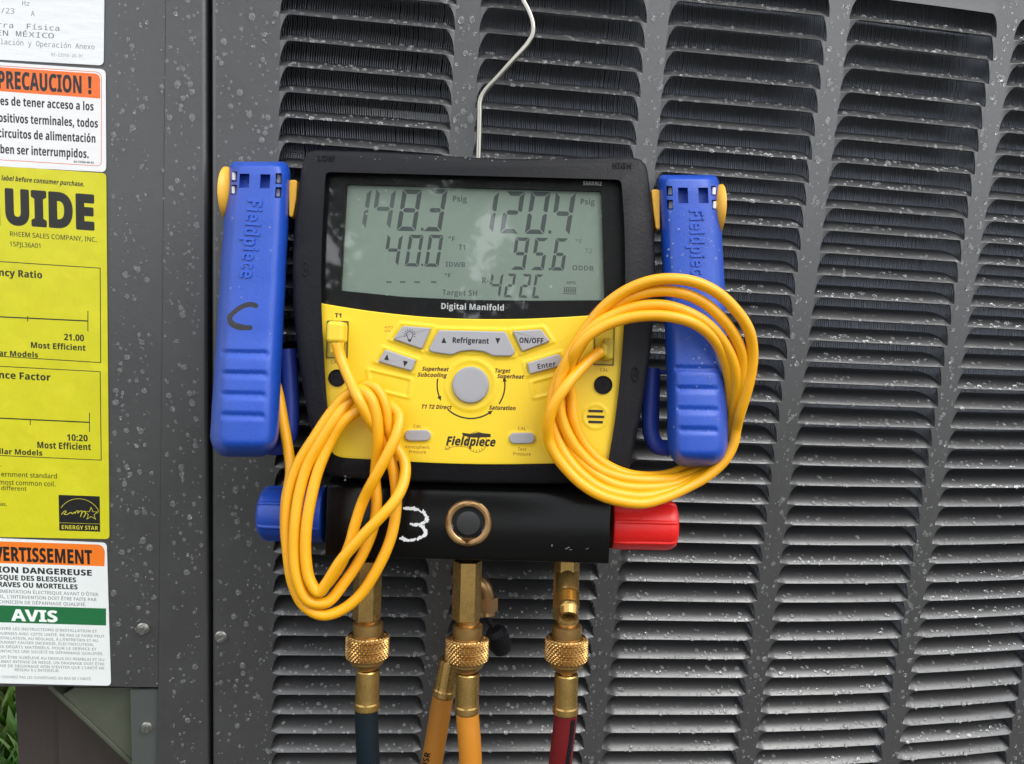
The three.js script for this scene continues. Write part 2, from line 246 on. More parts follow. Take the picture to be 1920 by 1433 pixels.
// inside: coil fins, dark back, top cover
{
  const inner = [new THREE.BoxGeometry(0.62, 0.78, 0.004).translate(0.27, 0.43, -0.075), new THREE.BoxGeometry(0.62, 0.004, 0.072).translate(0.27, 0.05, -0.04), new THREE.BoxGeometry(0.004, 0.76, 0.06).translate(-0.036, 0.43, -0.045), new THREE.BoxGeometry(0.004, 0.76, 0.05).translate(0.572, 0.43, -0.052)];
  mesh('inner_casing', inner, M.black, unit);
  const pts = [], n = 150, y0 = 0.11, y1 = ROW0 + 0.03, pos = [], nor = [], idx = [];
  for (let i = 0; i <= n; i++) pts.push(y0 + (y1 - y0) * i / n);
  const wave = (y) => 0.00042 * Math.sin(y / 0.0115 * Math.PI * 2) + 0.00015 * Math.sin(y / 0.031 * 6.28);
  const t = 0.00027, z0 = -0.0215, z1 = -0.039;
  const addFace = (fn, nx, ny, nz) => { const o = pos.length / 3; for (const y of pts) { const [a, b] = fn(y); pos.push(...a, ...b); nor.push(nx, ny, nz, nx, ny, nz); } for (let i = 0; i < n; i++) { const k = o + i * 2; idx.push(k, k + 1, k + 3, k, k + 3, k + 2); } };
  addFace((y) => [[wave(y) - t, y, z0], [wave(y) + t, y, z0]], 0, 0, 1);
  addFace((y) => [[wave(y) + t, y, z0], [wave(y) + t, y, z1]], 1, 0, 0);
  addFace((y) => [[wave(y) - t, y, z1], [wave(y) - t, y, z0]], -1, 0, 0);
  const fg = new THREE.BufferGeometry(); fg.setAttribute('position', new THREE.Float32BufferAttribute(pos, 3)); fg.setAttribute('normal', new THREE.Float32BufferAttribute(nor, 3)); fg.setIndex(idx);
  const pitch = 0.00128, count = Math.floor(0.585 / pitch), im = new THREE.InstancedMesh(fg, M.fin, count), m = new THREE.Matrix4(), r = rng(9), q = new THREE.Quaternion(), e = new THREE.Euler();
  for (let i = 0; i < count; i++) { const x = -0.02 + i * pitch; e.set(0, (r() - 0.5) * 0.004 + 0.04, (r() - 0.5) * 0.0004); m.compose(V3(x + (r() - 0.5) * 0.00006, 0, bendZ(x) + (r() - 0.5) * 0.0002), q.setFromEuler(e), V3(1, 1, 1)); im.setMatrixAt(i, m); im.setColorAt(i, hex(0xffffff).multiplyScalar(0.93 + 0.07 * r())); }
  im.name = 'coil_fins'; im.userData = { kind: 'stuff' }; im.castShadow = im.receiveShadow = true; unit.add(im);
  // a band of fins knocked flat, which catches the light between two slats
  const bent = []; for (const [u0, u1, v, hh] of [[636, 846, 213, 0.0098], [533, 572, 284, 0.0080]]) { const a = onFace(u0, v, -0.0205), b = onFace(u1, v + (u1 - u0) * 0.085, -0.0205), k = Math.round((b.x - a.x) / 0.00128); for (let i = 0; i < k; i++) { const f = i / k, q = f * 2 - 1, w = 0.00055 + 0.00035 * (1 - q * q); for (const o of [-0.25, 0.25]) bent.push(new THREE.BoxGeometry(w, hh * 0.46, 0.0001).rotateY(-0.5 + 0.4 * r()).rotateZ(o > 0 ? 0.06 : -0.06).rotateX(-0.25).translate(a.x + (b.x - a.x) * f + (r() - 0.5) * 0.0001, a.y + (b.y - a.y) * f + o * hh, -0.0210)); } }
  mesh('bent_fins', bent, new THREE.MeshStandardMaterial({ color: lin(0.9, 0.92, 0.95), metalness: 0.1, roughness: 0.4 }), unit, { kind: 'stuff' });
  const tubes = []; for (let k = 0; k < 30; k++) tubes.push(new THREE.CylinderGeometry(0.0045, 0.0045, 0.58, 12).rotateZ(Math.PI / 2).translate(0.27, 0.13 + k * 0.0215, -0.047)); mesh('coil_tubes', tubes, M.darkMetal, unit, { kind: 'stuff' });
  const cap = new RoundedBoxGeometry(1.02, 0.03, 0.5, 3, 0.006).translate(0.09, YTOP + 0.016, -0.235); mesh('top_cover', metreUV(cap), M.paint, unit);
}
// screws
{
  const r0 = 0.0036, flange = crispLathe([[0, 0.0011], [r0 * 0.62, 0.0011], [r0 * 0.8, 0.0010], [r0, 0.0004], [r0, 0], [0, 0]], 28).rotateX(Math.PI / 2);
  const head = new THREE.CylinderGeometry(r0 * 0.66, r0 * 0.74, 0.0022, 6).rotateX(Math.PI / 2).translate(0, 0, 0.0021);
  const a = new Brush(toCreasedNormals(head, 0.4)), b = new Brush(new THREE.BoxGeometry(0.012, 0.0011, 0.0016).translate(0, 0, 0.0032)); b.updateMatrixWorld(); a.updateMatrixWorld();
  const hg = new Evaluator().evaluate(a, b, SUBTRACTION).geometry;
  for (const [u, v, z, turn, s] of [[268, 1179, 0.0001, 0.8, 1], [414, 1194, 0.0002, 0.5, 0.98], [275, 1364, -0.0025, 1.4, 0.95]]) { const m = mesh('screw', [flange, hg], M.screw, unit); m.position.copy(onFace(u, v, z)); m.rotation.z = turn; m.scale.setScalar(s); }
}

// ---------------------------------------------------------------- stickers: drawn in the photograph's own proportions and stuck on the side panel
function sticker(name, label, cor, S, radius, draw, bg, rough = 0.45) {       // cor: left-top, right-top, right-bottom as the photograph shows them
  const [lt, rt, rb] = cor, w = rt[0] - lt[0], A = onFace(...lt), B = onFace(...rt), E = onFace(...rb).sub(B), ex = B.clone().sub(A), h = w * E.length() / ex.length();
  const [c, x] = canvasOf(Math.round(w * S), Math.round(h * S), bg);
  x.scale(S, S); x.translate(-lt[0], 0);
  // the sheet's own layout: X along its upper edge from lt[0], Y down its side, in the same unit
  const det = ex.x * E.y - ex.y * E.x, lay = (u, v) => { const p = onFace(u, v).sub(A); return [lt[0] + (p.x * E.y - p.y * E.x) / det * w, (ex.x * p.y - ex.y * p.x) / det * h]; };
  draw(x, (u, v) => lay(u, v)[1], (u, v) => lay(u, v)[0]);
  const map = canvasTex(c), s = shapeOf([V2(0, 0), V2(w, 0), V2(w, -h), V2(0, -h)], radius);
  const g = new THREE.ExtrudeGeometry(s, { depth: 0.0003, bevelEnabled: false, curveSegments: 8 }), p = g.attributes.position, uv = g.attributes.uv;
  for (let i = 0; i < p.count; i++) { const fx = p.getX(i) / w, fy = -p.getY(i) / h; uv.setXY(i, fx, 1 - fy); p.setXYZ(i, A.x + ex.x * fx + E.x * fy, A.y + ex.y * fx + E.y * fy, p.getZ(i) - 0.0001); }
  g.computeVertexNormals();
  return mesh(name, g, new THREE.MeshPhysicalMaterial({ map, roughness: rough, clearcoat: 0.3, clearcoatRoughness: 0.3, bumpMap: scaled(wrinkle, 1), bumpScale: name === 'energy_label' ? 0.0004 : 0.00015 }), unit, { label });
}
const XL = -130;
const onSlope = (r, l) => (x) => l + (r - l) * (x - 0) / 195;
sticker('rating_label', 'white rating label with typewriter print at the top left corner', [[XL, -72], [196, -50], [194, 123]], 5, 10, (x, Y, X) => {
  x.fillStyle = '#70737c'; const t = (s, x0, x1, y, h, fam = 'monospace', st = '') => textIn(x, s, X(x0, y), X(x1, y), Y(x0, y) - h, Y(x0, y), st, fam);
  t('Hz', 41, 56, 10, 9); t('8/23', -8, 28, 24, 10); t('A', 58, 65, 30, 10); x.fillStyle = '#55575f';
  t('rra  Física', -6, 113, 51, 10); t('EN MÉXICO', -8, 102, 66, 10); x.fillStyle = '#6a6c74'; t('lación y Operación Anexo', 0, 178, 83, 10); t('92-22050-20-01', 95, 156, 105, 6);
}, '#e6e8e9');
sticker('warning_label', 'white caution sticker with orange PRECAUCION heading', [[XL, 108], [198, 130], [199, 323]], 5, 11, (x, Y, X) => {
  x.strokeStyle = '#d9694a'; x.lineWidth = 1.3; x.beginPath(); x.moveTo(XL, Y(0, 124)); x.lineTo(X(178, 135), Y(178, 135)); x.quadraticCurveTo(189, Y(189, 136), 190, Y(190, 147)); x.lineTo(X(190, 302), Y(190, 302)); x.quadraticCurveTo(189, Y(189, 312), 179, Y(179, 311)); x.lineTo(XL, Y(0, 299)); x.stroke();
  x.fillStyle = '#ee6f24'; x.beginPath(); x.moveTo(XL, Y(0, 126)); x.lineTo(X(177, 138), Y(177, 138)); x.quadraticCurveTo(187, Y(187, 139), 187.5, Y(187, 150)); x.lineTo(187.5, Y(187, 185)); x.lineTo(XL, Y(0, 170)); x.fill();
  x.fillStyle = '#17181c'; const t = (s, x0, x1, yT, yB, st = 'bold') => textIn(x, s, X(x0, yB), X(x1, yB), Y(0, yT), Y(0, yB), st, 'sans-serif', 0, yB - yT > 20 ? 0.05 : 0.03);
  t('PRECAUCION', -5, 155, 133, 165); t('!', 164, 173, 133, 165);
  t('es de tener acceso a los', 0, 176, 181, 197); t('ositivos terminales, todos', -3, 184, 213, 229); t('circuitos de alimentación', -4, 180, 242, 258); t('ben ser interrumpidos.', 0, 167, 271, 287); t('92-72304-46-02', 138, 176, 294, 298);
}, '#e8e8e8');
sticker('energy_label', 'yellow energy guide label with black print', [[XL, 303], [199, 325], [205, 1011]], 2.4, 9, (x, Y, X) => {
  const r = rng(21); for (let i = 0; i < 260; i++) { x.fillStyle = `rgba(${r() > 0.5 ? '255,238,60' : '190,180,10'},${0.03 + 0.05 * r()})`; const w = 8 + r() * 30; x.beginPath(); x.ellipse(XL + r() * 330, r() * 690, w, w * 0.6, r() * 3, 0, 6.3); x.fill(); }
  for (let i = 0; i < 90; i++) { x.strokeStyle = `rgba(90,85,15,${0.06 + 0.14 * r()})`; x.lineWidth = 0.5; const a = r() * 330 + XL, b = 330 + r() * 360, l = 4 + r() * 9; x.beginPath(); x.moveTo(a, b); x.lineTo(a + l, b + l * (r() * 0.8 - 0.2)); x.stroke(); }
  x.fillStyle = '#17170f'; x.strokeStyle = '#22220f'; const sl = 0.012;
  const t = (s, x0, x1, yT, yB, st = 'bold') => textIn(x, s, X(x0, yB), X(x1, yB), Y(x0, yT), Y(x0, yB), st, 'sans-serif', sl, yB - yT > 50 ? 0.10 : st ? 0.03 : 0.02);
  const line = (x0, y0, x1, y1, w) => { x.lineWidth = w; x.beginPath(); x.moveTo(X(x0, y0), Y(x0, y0)); x.lineTo(X(x1, y1), Y(x1, y1)); x.stroke(); };
  t('label before consumer purchase.', 2, 158, 329, 338, 'italic bold'); t('G', -52, 4, 354, 420); t('UIDE', 7, 179, 355, 418);
  t('RHEEM SALES COMPANY, INC.', 18, 182, 434, 443, ''); t('15PJL36A01', 18, 78, 453, 462, '');
  line(XL, 482, 188, 503, 1.6); line(188, 503, 189, 680, 1.6); line(189, 680, XL, 660, 1.6); t('ncy Ratio', -3, 80, 504, 517); line(XL, 588, 165, 602, 2.6); line(165, 583, 165, 621, 1.6); line(52, 593, 52, 603, 1.6);
  t('21.00', 120, 158, 626, 638); t('Most Efficient', 57, 161, 641, 652); t('ar Models', -2, 72, 657, 667);
  line(XL, 680, 188, 697, 1.6); line(188, 697, 190, 863, 1.6); line(190, 863, XL, 848, 1.6); t('nce Factor', -3, 95, 696, 709); line(XL, 778, 168, 792, 2.6); line(168, 774, 168, 810, 1.6); line(57, 788, 57, 797, 1.6);
  t('10:20', 125, 165, 814, 826); t('Most Efficient', 69, 171, 828, 840); t('llar Models', -2, 80, 841, 851);
  t('t.', -6, 4, 868, 874, ''); t('ernment standard', 2, 108, 884, 893, ''); t('most common coil.', -2, 105, 899, 908, ''); t('different', 2, 50, 911, 919, ''); t('as.', 0, 14, 941, 948, '');
  // the black badge in the corner
  x.save(); x.translate(X(110, 928), Y(110, 928)); x.transform(1, sl, 0, 1, 0, 0); x.fillStyle = '#101010'; x.fillRect(0, 0, 84, 80);
  x.strokeStyle = '#cfc534'; x.fillStyle = '#cfc534'; x.lineWidth = 1.3; x.beginPath(); x.arc(42, 50, 43, Math.PI * 1.16, Math.PI * 1.88); x.stroke(); x.fillRect(0, 62, 84, 0.9);
  x.lineWidth = 1.6; x.beginPath(); x.moveTo(5, 44); x.bezierCurveTo(12, 30, 20, 36, 10, 42); x.bezierCurveTo(18, 48, 24, 34, 26, 40); x.bezierCurveTo(27, 46, 32, 32, 33, 40); x.bezierCurveTo(38, 30, 42, 34, 38, 40); x.bezierCurveTo(44, 32, 50, 32, 46, 40); x.lineTo(44, 48); x.moveTo(46, 40); x.bezierCurveTo(52, 32, 54, 32, 54, 42); x.lineTo(50, 49); x.stroke();
  x.lineWidth = 1.2; x.beginPath(); for (let i = 0; i <= 10; i++) { const a = -Math.PI / 2 + i * Math.PI / 5, rr = i % 2 ? 6 : 15; x[i ? 'lineTo' : 'moveTo'](66 + rr * Math.cos(a), 40 + rr * Math.sin(a)); } x.stroke();
  textIn(x, 'ENERGY STAR', 4, 80, 67, 76, 'bold', 'sans-serif'); x.restore();
}, '#cfca16', 0.5);
sticker('danger_label', 'white warning sticker with orange heading and green AVIS band', [[XL, 1004], [200, 1018], [208, 1286]], 4.5, 10, (x, Y, X) => {
  x.fillStyle = '#f07a1e'; x.beginPath(); x.moveTo(XL, Y(XL, 1011)); x.lineTo(X(182, 1021), Y(182, 1021)); x.quadraticCurveTo(195, Y(195, 1022), 196, Y(196, 1036)); x.lineTo(X(196, 1062), Y(196, 1062)); x.lineTo(XL, Y(XL, 1052)); x.fill();
  const t = (s, x0, x1, yT, yB, st = 'bold') => textIn(x, s, X(x0, yB), X(x1, yB), Y(x0, yT), Y(x0, yB), st, 'sans-serif', 0, yB - yT > 20 ? 0.05 : st ? 0.05 : 0.02);
  x.fillStyle = '#17181a'; t('ERTISSEMENT', 5, 173, 1025, 1051); t('V', -12, 6, 1025, 1051); t('ION DANGEREUSE', -4, 173, 1062, 1073); t('SQUE DES BLESSURES', -2, 143, 1078, 1087); t('RAVES OU MORTELLES', -4, 146, 1091, 1100);
  x.fillStyle = '#76787a'; t('LIMENTATION ÉLECTRIQUE AVANT D\'ÔTER', -6, 184, 1105, 1111, ''); t('AIL, L\'INTERVENTION DOIT ÊTRE FAITE PAR', -6, 181, 1115, 1121, ''); t('CHNICIEN DE DÉPANNAGE QUALIFIÉ.', -2, 162, 1125, 1131, '');
  x.fillStyle = '#1d6b3d'; x.beginPath(); x.moveTo(XL, Y(XL, 1131)); x.lineTo(X(199, 1141), Y(199, 1141)); x.lineTo(X(199, 1173), Y(199, 1173)); x.lineTo(XL, Y(XL, 1163)); x.fill();
  x.fillStyle = '#eef3ee'; t('AVIS', 22, 109, 1143, 1164); x.fillStyle = '#808284';
  const rows = ['SUIVRE LES INSTRUCTIONS D\'INSTALLATION ET', 'FOURNIES AVEC CETTE UNITÉ. NE PAS LE FAIRE PEUT', 'INSTALLATION, AU RÉGLAGE, À L\'ENTRETIEN ET AU', 'POUVANT CAUSER INCENDIE, ÉLECTROCUTION,', 'DES DÉGÂTS MATÉRIELS. POUR LE SERVICE ET', 'CONTACTEZ UNE SOCIÉTÉ DE DÉPANNAGE QUALIFIÉE.'], end = [182, 196, 184, 176, 181, 194];
  rows.forEach((s, i) => t(s, -8, end[i], 1176 + i * 8.3, 1181 + i * 8.3, ''));
  ['DOIT ÊTRE SURÉLEVÉ AU DESSUS DU REMBLAI ET DU', 'CLIMAT INTENSE DE NEIGE. UN DRAINAGE DOIT ÊTRE', 'BASE DE DÉGIVRAGE AFIN D\'ÉVITER QUE L\'UNITÉ NE'].forEach((s, i) => t(s, -8, 196, 1229 + i * 8, 1234 + i * 8, '')); t('RÉSEAU À L\'INTÉRIEUR.', 27, 112, 1253, 1258, ''); t('NE COUVREZ PAS LES OUVERTURES DU BAS DE L\'UNITÉ.', -8, 172, 1266, 1271, '');
}, '#e6eae8');

// ---------------------------------------------------------------- the gauge
const gauge = devThing('digital_gauge', 'black and yellow digital manifold gauge hanging on the louvers by a wire hook', 'gauge', 880, 1000, -20);
const gl = gauge.l, g2 = (c) => ([u, v]) => { const p = gl(u, v, c); return V2(p.x, p.y); };
function plate(pts, r, c0, c1, bevel, hole, seg = 6) {            // an outline of the photograph raised from c0 to c1 millimetres, its front edge rounded by bevel
  const s = shapeOf(pts.map(g2(c1)), r); if (hole) s.holes.push(hole);
  const b = bevel / 1000, g = new THREE.ExtrudeGeometry(s, { depth: Math.max(0.00001, (c1 - c0) / 1000 - 2 * b), bevelEnabled: b > 0, bevelThickness: b, bevelSize: b, bevelOffset: -b, bevelSegments: seg, curveSegments: 10 });
  const o = gl(OU, OV, 0); g.translate(0, 0, c0 / 1000 + b + o.z - 0); return g;
}
const RIM = [[600, 311], [1176, 326], [1184, 440], [1184, 590], [1170, 760], [1150, 879], [880, 884], [636, 870], [612, 858], [600, 740], [590, 560], [592, 440]];
{
  const hole = shapeOf(RIM.map(g2(3)), [0.006, 0.006, 0.02, 0.02, 0.02, 0.003, 0.03, 0.004, 0.004, 0.02, 0.02, 0.02]);
  const outer = [[572, 277], [640, 279], [760, 283], [890, 293], [990, 296], [1090, 292], [1180, 289], [1214, 300], [1230, 430], [1231, 560], [1218, 700], [1190, 850], [1172, 897], [1060, 910], [880, 908], [700, 903], [612, 893], [592, 860], [566, 740], [547, 600], [544, 480], [556, 340]];
  const boot = plate(outer, [0.006, 0.02, 0.02, 0.02, 0.02, 0.02, 0.02, 0.006, 0.02, 0.02, 0.02, 0.02, 0.006, 0.02, 0.02, 0.02, 0.006, 0.01, 0.02, 0.02, 0.02, 0.02], -34, 4, 3.2, hole, 6);
  mesh('rubber_boot', metreUV(toCreasedNormals(boot, 0.7)), M.rubber, gauge);
  // dark tray below the lens and the face
  const back = plate(RIM, 0.004, -20, -4.2, 0); mesh('case_back', back, M.black, gauge);
}
// printed sheets: black print on white, multiplied with the colour of the part it is on
const SHEET = { x0: -310, y0: -420, w: 640, h: 640, S: 3.1 };
function sheetUV(g, c, sh = SHEET) {                              // metres along the part's own face, measured from the gauge's middle
  const p = g.attributes.position, uv = new Float32Array(p.count * 2), o = gl(OU, OV, 0), k = K * (1 - c / 1000 / D);
  for (let i = 0; i < p.count; i++) { uv[2 * i] = ((p.getX(i) - o.x) / k - sh.x0) / sh.w; uv[2 * i + 1] = 1 - (-(p.getY(i) - o.y) / k - sh.y0) / sh.h; }
  g.setAttribute('uv', new THREE.BufferAttribute(uv, 2)); return g;
}
const [cv, cx] = canvasOf(SHEET.w * SHEET.S, SHEET.h * SHEET.S, '#ffffff'), [bv, bx] = canvasOf(1024, 1024, '#808080');
{
  cx.scale(SHEET.S, SHEET.S); cx.translate(-SHEET.x0, -SHEET.y0);
  const put = (s, u, v, h, style, w, color = '#241a10', x = cx) => { const [a, b] = rot(u, v); x.fillStyle = color; x.font = `${style} ${h}px sans-serif`; x.textAlign = 'center'; x.textBaseline = 'middle'; x.save(); x.translate(a, b); if (w) x.scale(w / x.measureText(s).width, 1); x.fillText(s, 0, 0); if (style) { x.strokeStyle = color; x.lineWidth = 0.5; x.strokeText(s, 0, 0); } x.restore(); };
  put('T1', 635, 592, 11, 'bold', 14); put('AUTO', 729, 614, 6.5, '', 16, '#a03a20'); put('OFF', 727, 621, 6.5, '', 12, '#a03a20');
  put('Superheat', 816, 692, 10.5, 'italic bold', 50, '#43260a'); put('Subcooling', 810, 703, 10.5, 'italic bold', 55, '#54340e'); put('T1 T2 Direct', 818, 763, 10.5, 'italic bold', 57, '#54340e');
  put('Target', 942, 695, 10.5, 'italic bold', 29, '#54340e'); put('Superheat', 957, 706, 10.5, 'italic bold', 50, '#43260a'); put('Saturation', 942, 765, 10.5, 'italic bold', 50, '#43260a');
  for (const [u, v] of [[783, 800], [979, 804], [1133, 694], [628, 679]]) put('CAL', u, v, 8.5, '', 16, '#6b3a18');
  put('Atmospheric', 783, 839, 8, '', 47, '#6b3a18'); put('Pressure', 783, 848, 8, '', 33, '#6b3a18'); put('Test', 979, 843, 8, '', 16, '#6b3a18'); put('Pressure', 979, 852, 8, '', 34, '#6b3a18');
  // keys
  const tri = (u, v, d, a0 = 0) => { const [a, b] = rot(u, v); cx.save(); cx.translate(a, b); cx.rotate(a0); cx.fillStyle = '#1c1c20'; cx.beginPath(); cx.moveTo(-4.6, 5.5 * d); cx.lineTo(4.6, 5.5 * d); cx.lineTo(0, -5.5 * d); cx.fill(); cx.restore(); }; tri(833, 638, 1); tri(934, 640, -1); tri(726, 670, 1, 0.1); tri(760, 683, -1, 0.2); put('Refrigerant', 883, 639, 14, 'bold', 69, '#1c1c20'); put('ON/OFF', 997, 639, 14, 'bold', 46, '#1c1c20');
  { const [a, b] = rot(1025, 685); cx.save(); cx.translate(a, b); cx.rotate(-0.2); cx.fillStyle = '#1c1c20'; cx.font = 'bold 13.5px sans-serif'; cx.textAlign = 'center'; cx.textBaseline = 'middle'; cx.fillText('Enter', 0, 0); cx.restore(); }
  { const [a, b] = rot(769, 631); cx.strokeStyle = cx.fillStyle = '#1c1c20'; cx.lineWidth = 1.2; cx.beginPath(); cx.arc(a, b - 3, 6, 0.75 * Math.PI, 2.25 * Math.PI); cx.lineTo(a + 2.6, b + 6); cx.lineTo(a - 2.6, b + 6); cx.closePath(); cx.stroke(); cx.fillRect(a - 2.6, b + 6, 5.2, 4); for (let i = 0; i < 9; i++) { const q = Math.PI * (0.9 + i * 0.15); cx.beginPath(); cx.moveTo(a + 8 * Math.cos(q), b - 3 + 8 * Math.sin(q)); cx.lineTo(a + 11 * Math.cos(q), b - 3 + 11 * Math.sin(q)); cx.stroke(); } }
  { const q = rng(17); for (let i = 0; i < 130; i++) { cx.fillStyle = `rgba(110,80,20,${0.05 + 0.16 * q()})`; cx.beginPath(); cx.ellipse(SHEET.x0 + q() * 640, -120 + q() * 330, 0.4 + 1.3 * q() * q(), 0.4 + 0.8 * q() * q(), q() * 3, 0, 6.3); cx.fill(); } for (let i = 0; i < 34; i++) { cx.strokeStyle = `rgba(120,90,30,${0.05 + 0.12 * q()})`; cx.lineWidth = 0.5; const a = -300 + q() * 600, b = -110 + q() * 300, an = q() * 6.3, l = 4 + 16 * q(); cx.beginPath(); cx.moveTo(a, b); cx.lineTo(a + l * Math.cos(an), b + l * Math.sin(an)); cx.stroke(); } }
  // three arrows round the middle key
  const [ca, cb] = rot(883, 722); cx.strokeStyle = cx.fillStyle = '#17150f'; cx.lineCap = 'butt';
  const arc = (a0, a1, rr, w, head) => { cx.lineWidth = w; cx.beginPath(); cx.arc(ca, cb, rr, a0, a1, a1 < a0); cx.stroke(); const s = Math.sign(a1 - a0), x = ca + rr * Math.cos(a1), y = cb + rr * Math.sin(a1), tx = -Math.sin(a1) * s, ty = Math.cos(a1) * s, nx = Math.cos(a1), ny = Math.sin(a1); cx.beginPath(); cx.moveTo(x + tx * 9, y + ty * 9); cx.lineTo(x + nx * 4, y + ny * 4); cx.lineTo(x - nx * 4, y - ny * 4); cx.fill(); };
  arc(Math.PI * 1.05, Math.PI * 0.88, 63, 2.6); arc(Math.PI * 0.18, -0.04 * Math.PI, 64, 2.6); arc(Math.PI * 0.73, Math.PI * 0.31, 63, 2.8);
  // the maker's mark
  const [ma, mb] = rot(882, 829); cx.save(); cx.translate(ma, mb); cx.fillStyle = '#17150f'; cx.strokeStyle = '#6b4a10'; cx.lineWidth = 0.9; cx.beginPath(); cx.arc(12, 0, 19, 0, 6.3); cx.stroke(); for (let i = 0; i < 9; i++) { const q = 0.2 + i * 0.34; cx.beginPath(); cx.moveTo(12 + 14 * Math.cos(q), 14 * Math.sin(q)); cx.lineTo(12 + 18 * Math.cos(q), 18 * Math.sin(q)); cx.stroke(); }
  cx.fillStyle = '#241c10'; cx.beginPath(); cx.moveTo(-16, -17); cx.lineTo(0, -15); cx.lineTo(14, -18); cx.lineTo(38, -16); cx.lineTo(38, -10); cx.lineTo(20, -9); cx.lineTo(6, -8); cx.lineTo(-14, -11); cx.fill(); cx.beginPath(); cx.moveTo(-48, 16); cx.quadraticCurveTo(-30, 6, -6, 10); cx.stroke(); cx.beginPath(); cx.arc(-42, 12, 4, 0, 6.3); cx.stroke();
  cx.fillStyle = '#12100c'; cx.font = 'italic bold 22px sans-serif'; cx.textAlign = 'center'; cx.textBaseline = 'middle'; cx.scale(93 / cx.measureText('Fieldpiece').width, 1); cx.strokeStyle = '#12100c'; cx.lineWidth = 1.1; cx.fillText('Fieldpiece', 0, 0); cx.strokeText('Fieldpiece', 0, 0); cx.restore();
}
const KEYS = {
  light_key: [[[755, 611], [808, 615], [791, 655], [736, 636]], 0.0009], refrigerant_key: [[[822, 619], [948, 622], [966, 660], [960, 668], [925, 668], [908, 660], [886, 657], [864, 659], [846, 666], [811, 661], [803, 656]], 0.0012],
  power_key: [[[961, 621], [1015, 617.5], [1032, 640], [979, 659.5]], 0.0009], arrow_key: [[[722, 655], [779.5, 675], [772, 696.5], [708, 678.5]], 0.0009], enter_key: [[[988, 681], [1047, 663.5], [1062, 684], [993.5, 702]], 0.0009],
};
{ // relief of the yellow face: ridges round the keys, blank keys, ring
  const s = 1024 / SHEET.w; bx.scale(s, s); bx.translate(-SHEET.x0, -SHEET.y0); bx.lineJoin = 'round';
  const ring = (pts, grow, w, col) => { const q = pts.map(([u, v]) => rot(u, v)); const m = q.reduce((a, p) => [a[0] + p[0] / q.length, a[1] + p[1] / q.length], [0, 0]); bx.strokeStyle = col; bx.lineWidth = w; bx.beginPath(); q.forEach(([a, b], i) => { const d = Math.hypot(a - m[0], b - m[1]), k = 1 + grow / d; bx[i ? 'lineTo' : 'moveTo'](m[0] + (a - m[0]) * k, m[1] + (b - m[1]) * k); }); bx.closePath(); bx.stroke(); };
  for (const [pts] of Object.values(KEYS)) for (const [w, c] of [[9, '#8e8e8e'], [7, '#a8a8a8'], [5, '#c4c4c4'], [3, '#d6d6d6']]) ring(pts, 6, w, c);
  for (const pts of [[[693, 696], [768, 713], [764, 743], [698, 727]], [[1000, 718], [1070, 700], [1072, 728], [1004, 744]]]) { for (const [w, c] of [[10, '#8e8e8e'], [7, '#a8a8a8'], [5, '#c8c8c8']]) ring(pts, 4, w, c); const q = pts.map(([u, v]) => rot(u, v)); bx.fillStyle = '#6a6a6a'; bx.beginPath(); q.forEach(([a, b], i) => bx[i ? 'lineTo' : 'moveTo'](a, b)); bx.fill(); }
  const [ca, cb] = rot(883, 722); for (const [w, c] of [[14, '#8c8c8c'], [10, '#a4a4a4'], [6, '#bcbcbc'], [3, '#cccccc']]) { bx.strokeStyle = c; bx.lineWidth = w; bx.beginPath(); bx.arc(ca, cb, 46, 0, 6.3); bx.stroke(); }
  const [sa, sb] = rot(1117, 781); for (const [w, c] of [[8, '#8c8c8c'], [5, '#a8a8a8'], [2, '#c0c0c0']]) { bx.strokeStyle = c; bx.lineWidth = w; bx.beginPath(); bx.arc(sa, sb, 22, 0, 6.3); bx.stroke(); }
  for (const [u, v] of [[783, 817], [979, 822]]) { const [a, b] = rot(u, v); for (const [w, c] of [[28, '#8c8c8c'], [25, '#b0b0b0']]) { bx.strokeStyle = c; bx.lineWidth = w; bx.lineCap = 'round'; bx.beginPath(); bx.moveTo(a - 15, b); bx.lineTo(a + 15, b); bx.stroke(); } }
}
{ const im = bx.getImageData(0, 0, 1024, 1024), d = im.data; let a = new Float32Array(1024 * 1024), b = new Float32Array(1024 * 1024); for (let i = 0; i < a.length; i++) a[i] = d[i * 4];
  for (let pass = 0; pass < 2; pass++) for (const st of [1, 1024]) { for (let i = 0; i < a.length; i++) { let t = 0; for (let k = -3; k <= 3; k++) t += a[Math.max(0, Math.min(a.length - 1, i + k * st))]; b[i] = t / 7; } [a, b] = [b, a]; }
  for (let i = 0; i < a.length; i++) d[i * 4] = d[i * 4 + 1] = d[i * 4 + 2] = a[i]; bx.putImageData(im, 0, 0); }
const printTex = canvasTex(cv), reliefTex = canvasTex(bv, false);
const faceMat = new THREE.MeshPhysicalMaterial({ color: lin(0.80, 0.56, 0.012), map: printTex, roughness: 0.42, bumpMap: reliefTex, bumpScale: 0.0016, clearcoat: 0.15, clearcoatRoughness: 0.4 });
const keyMat = new THREE.MeshPhysicalMaterial({ color: lin(0.33, 0.33, 0.35), map: printTex, roughness: 0.5 });
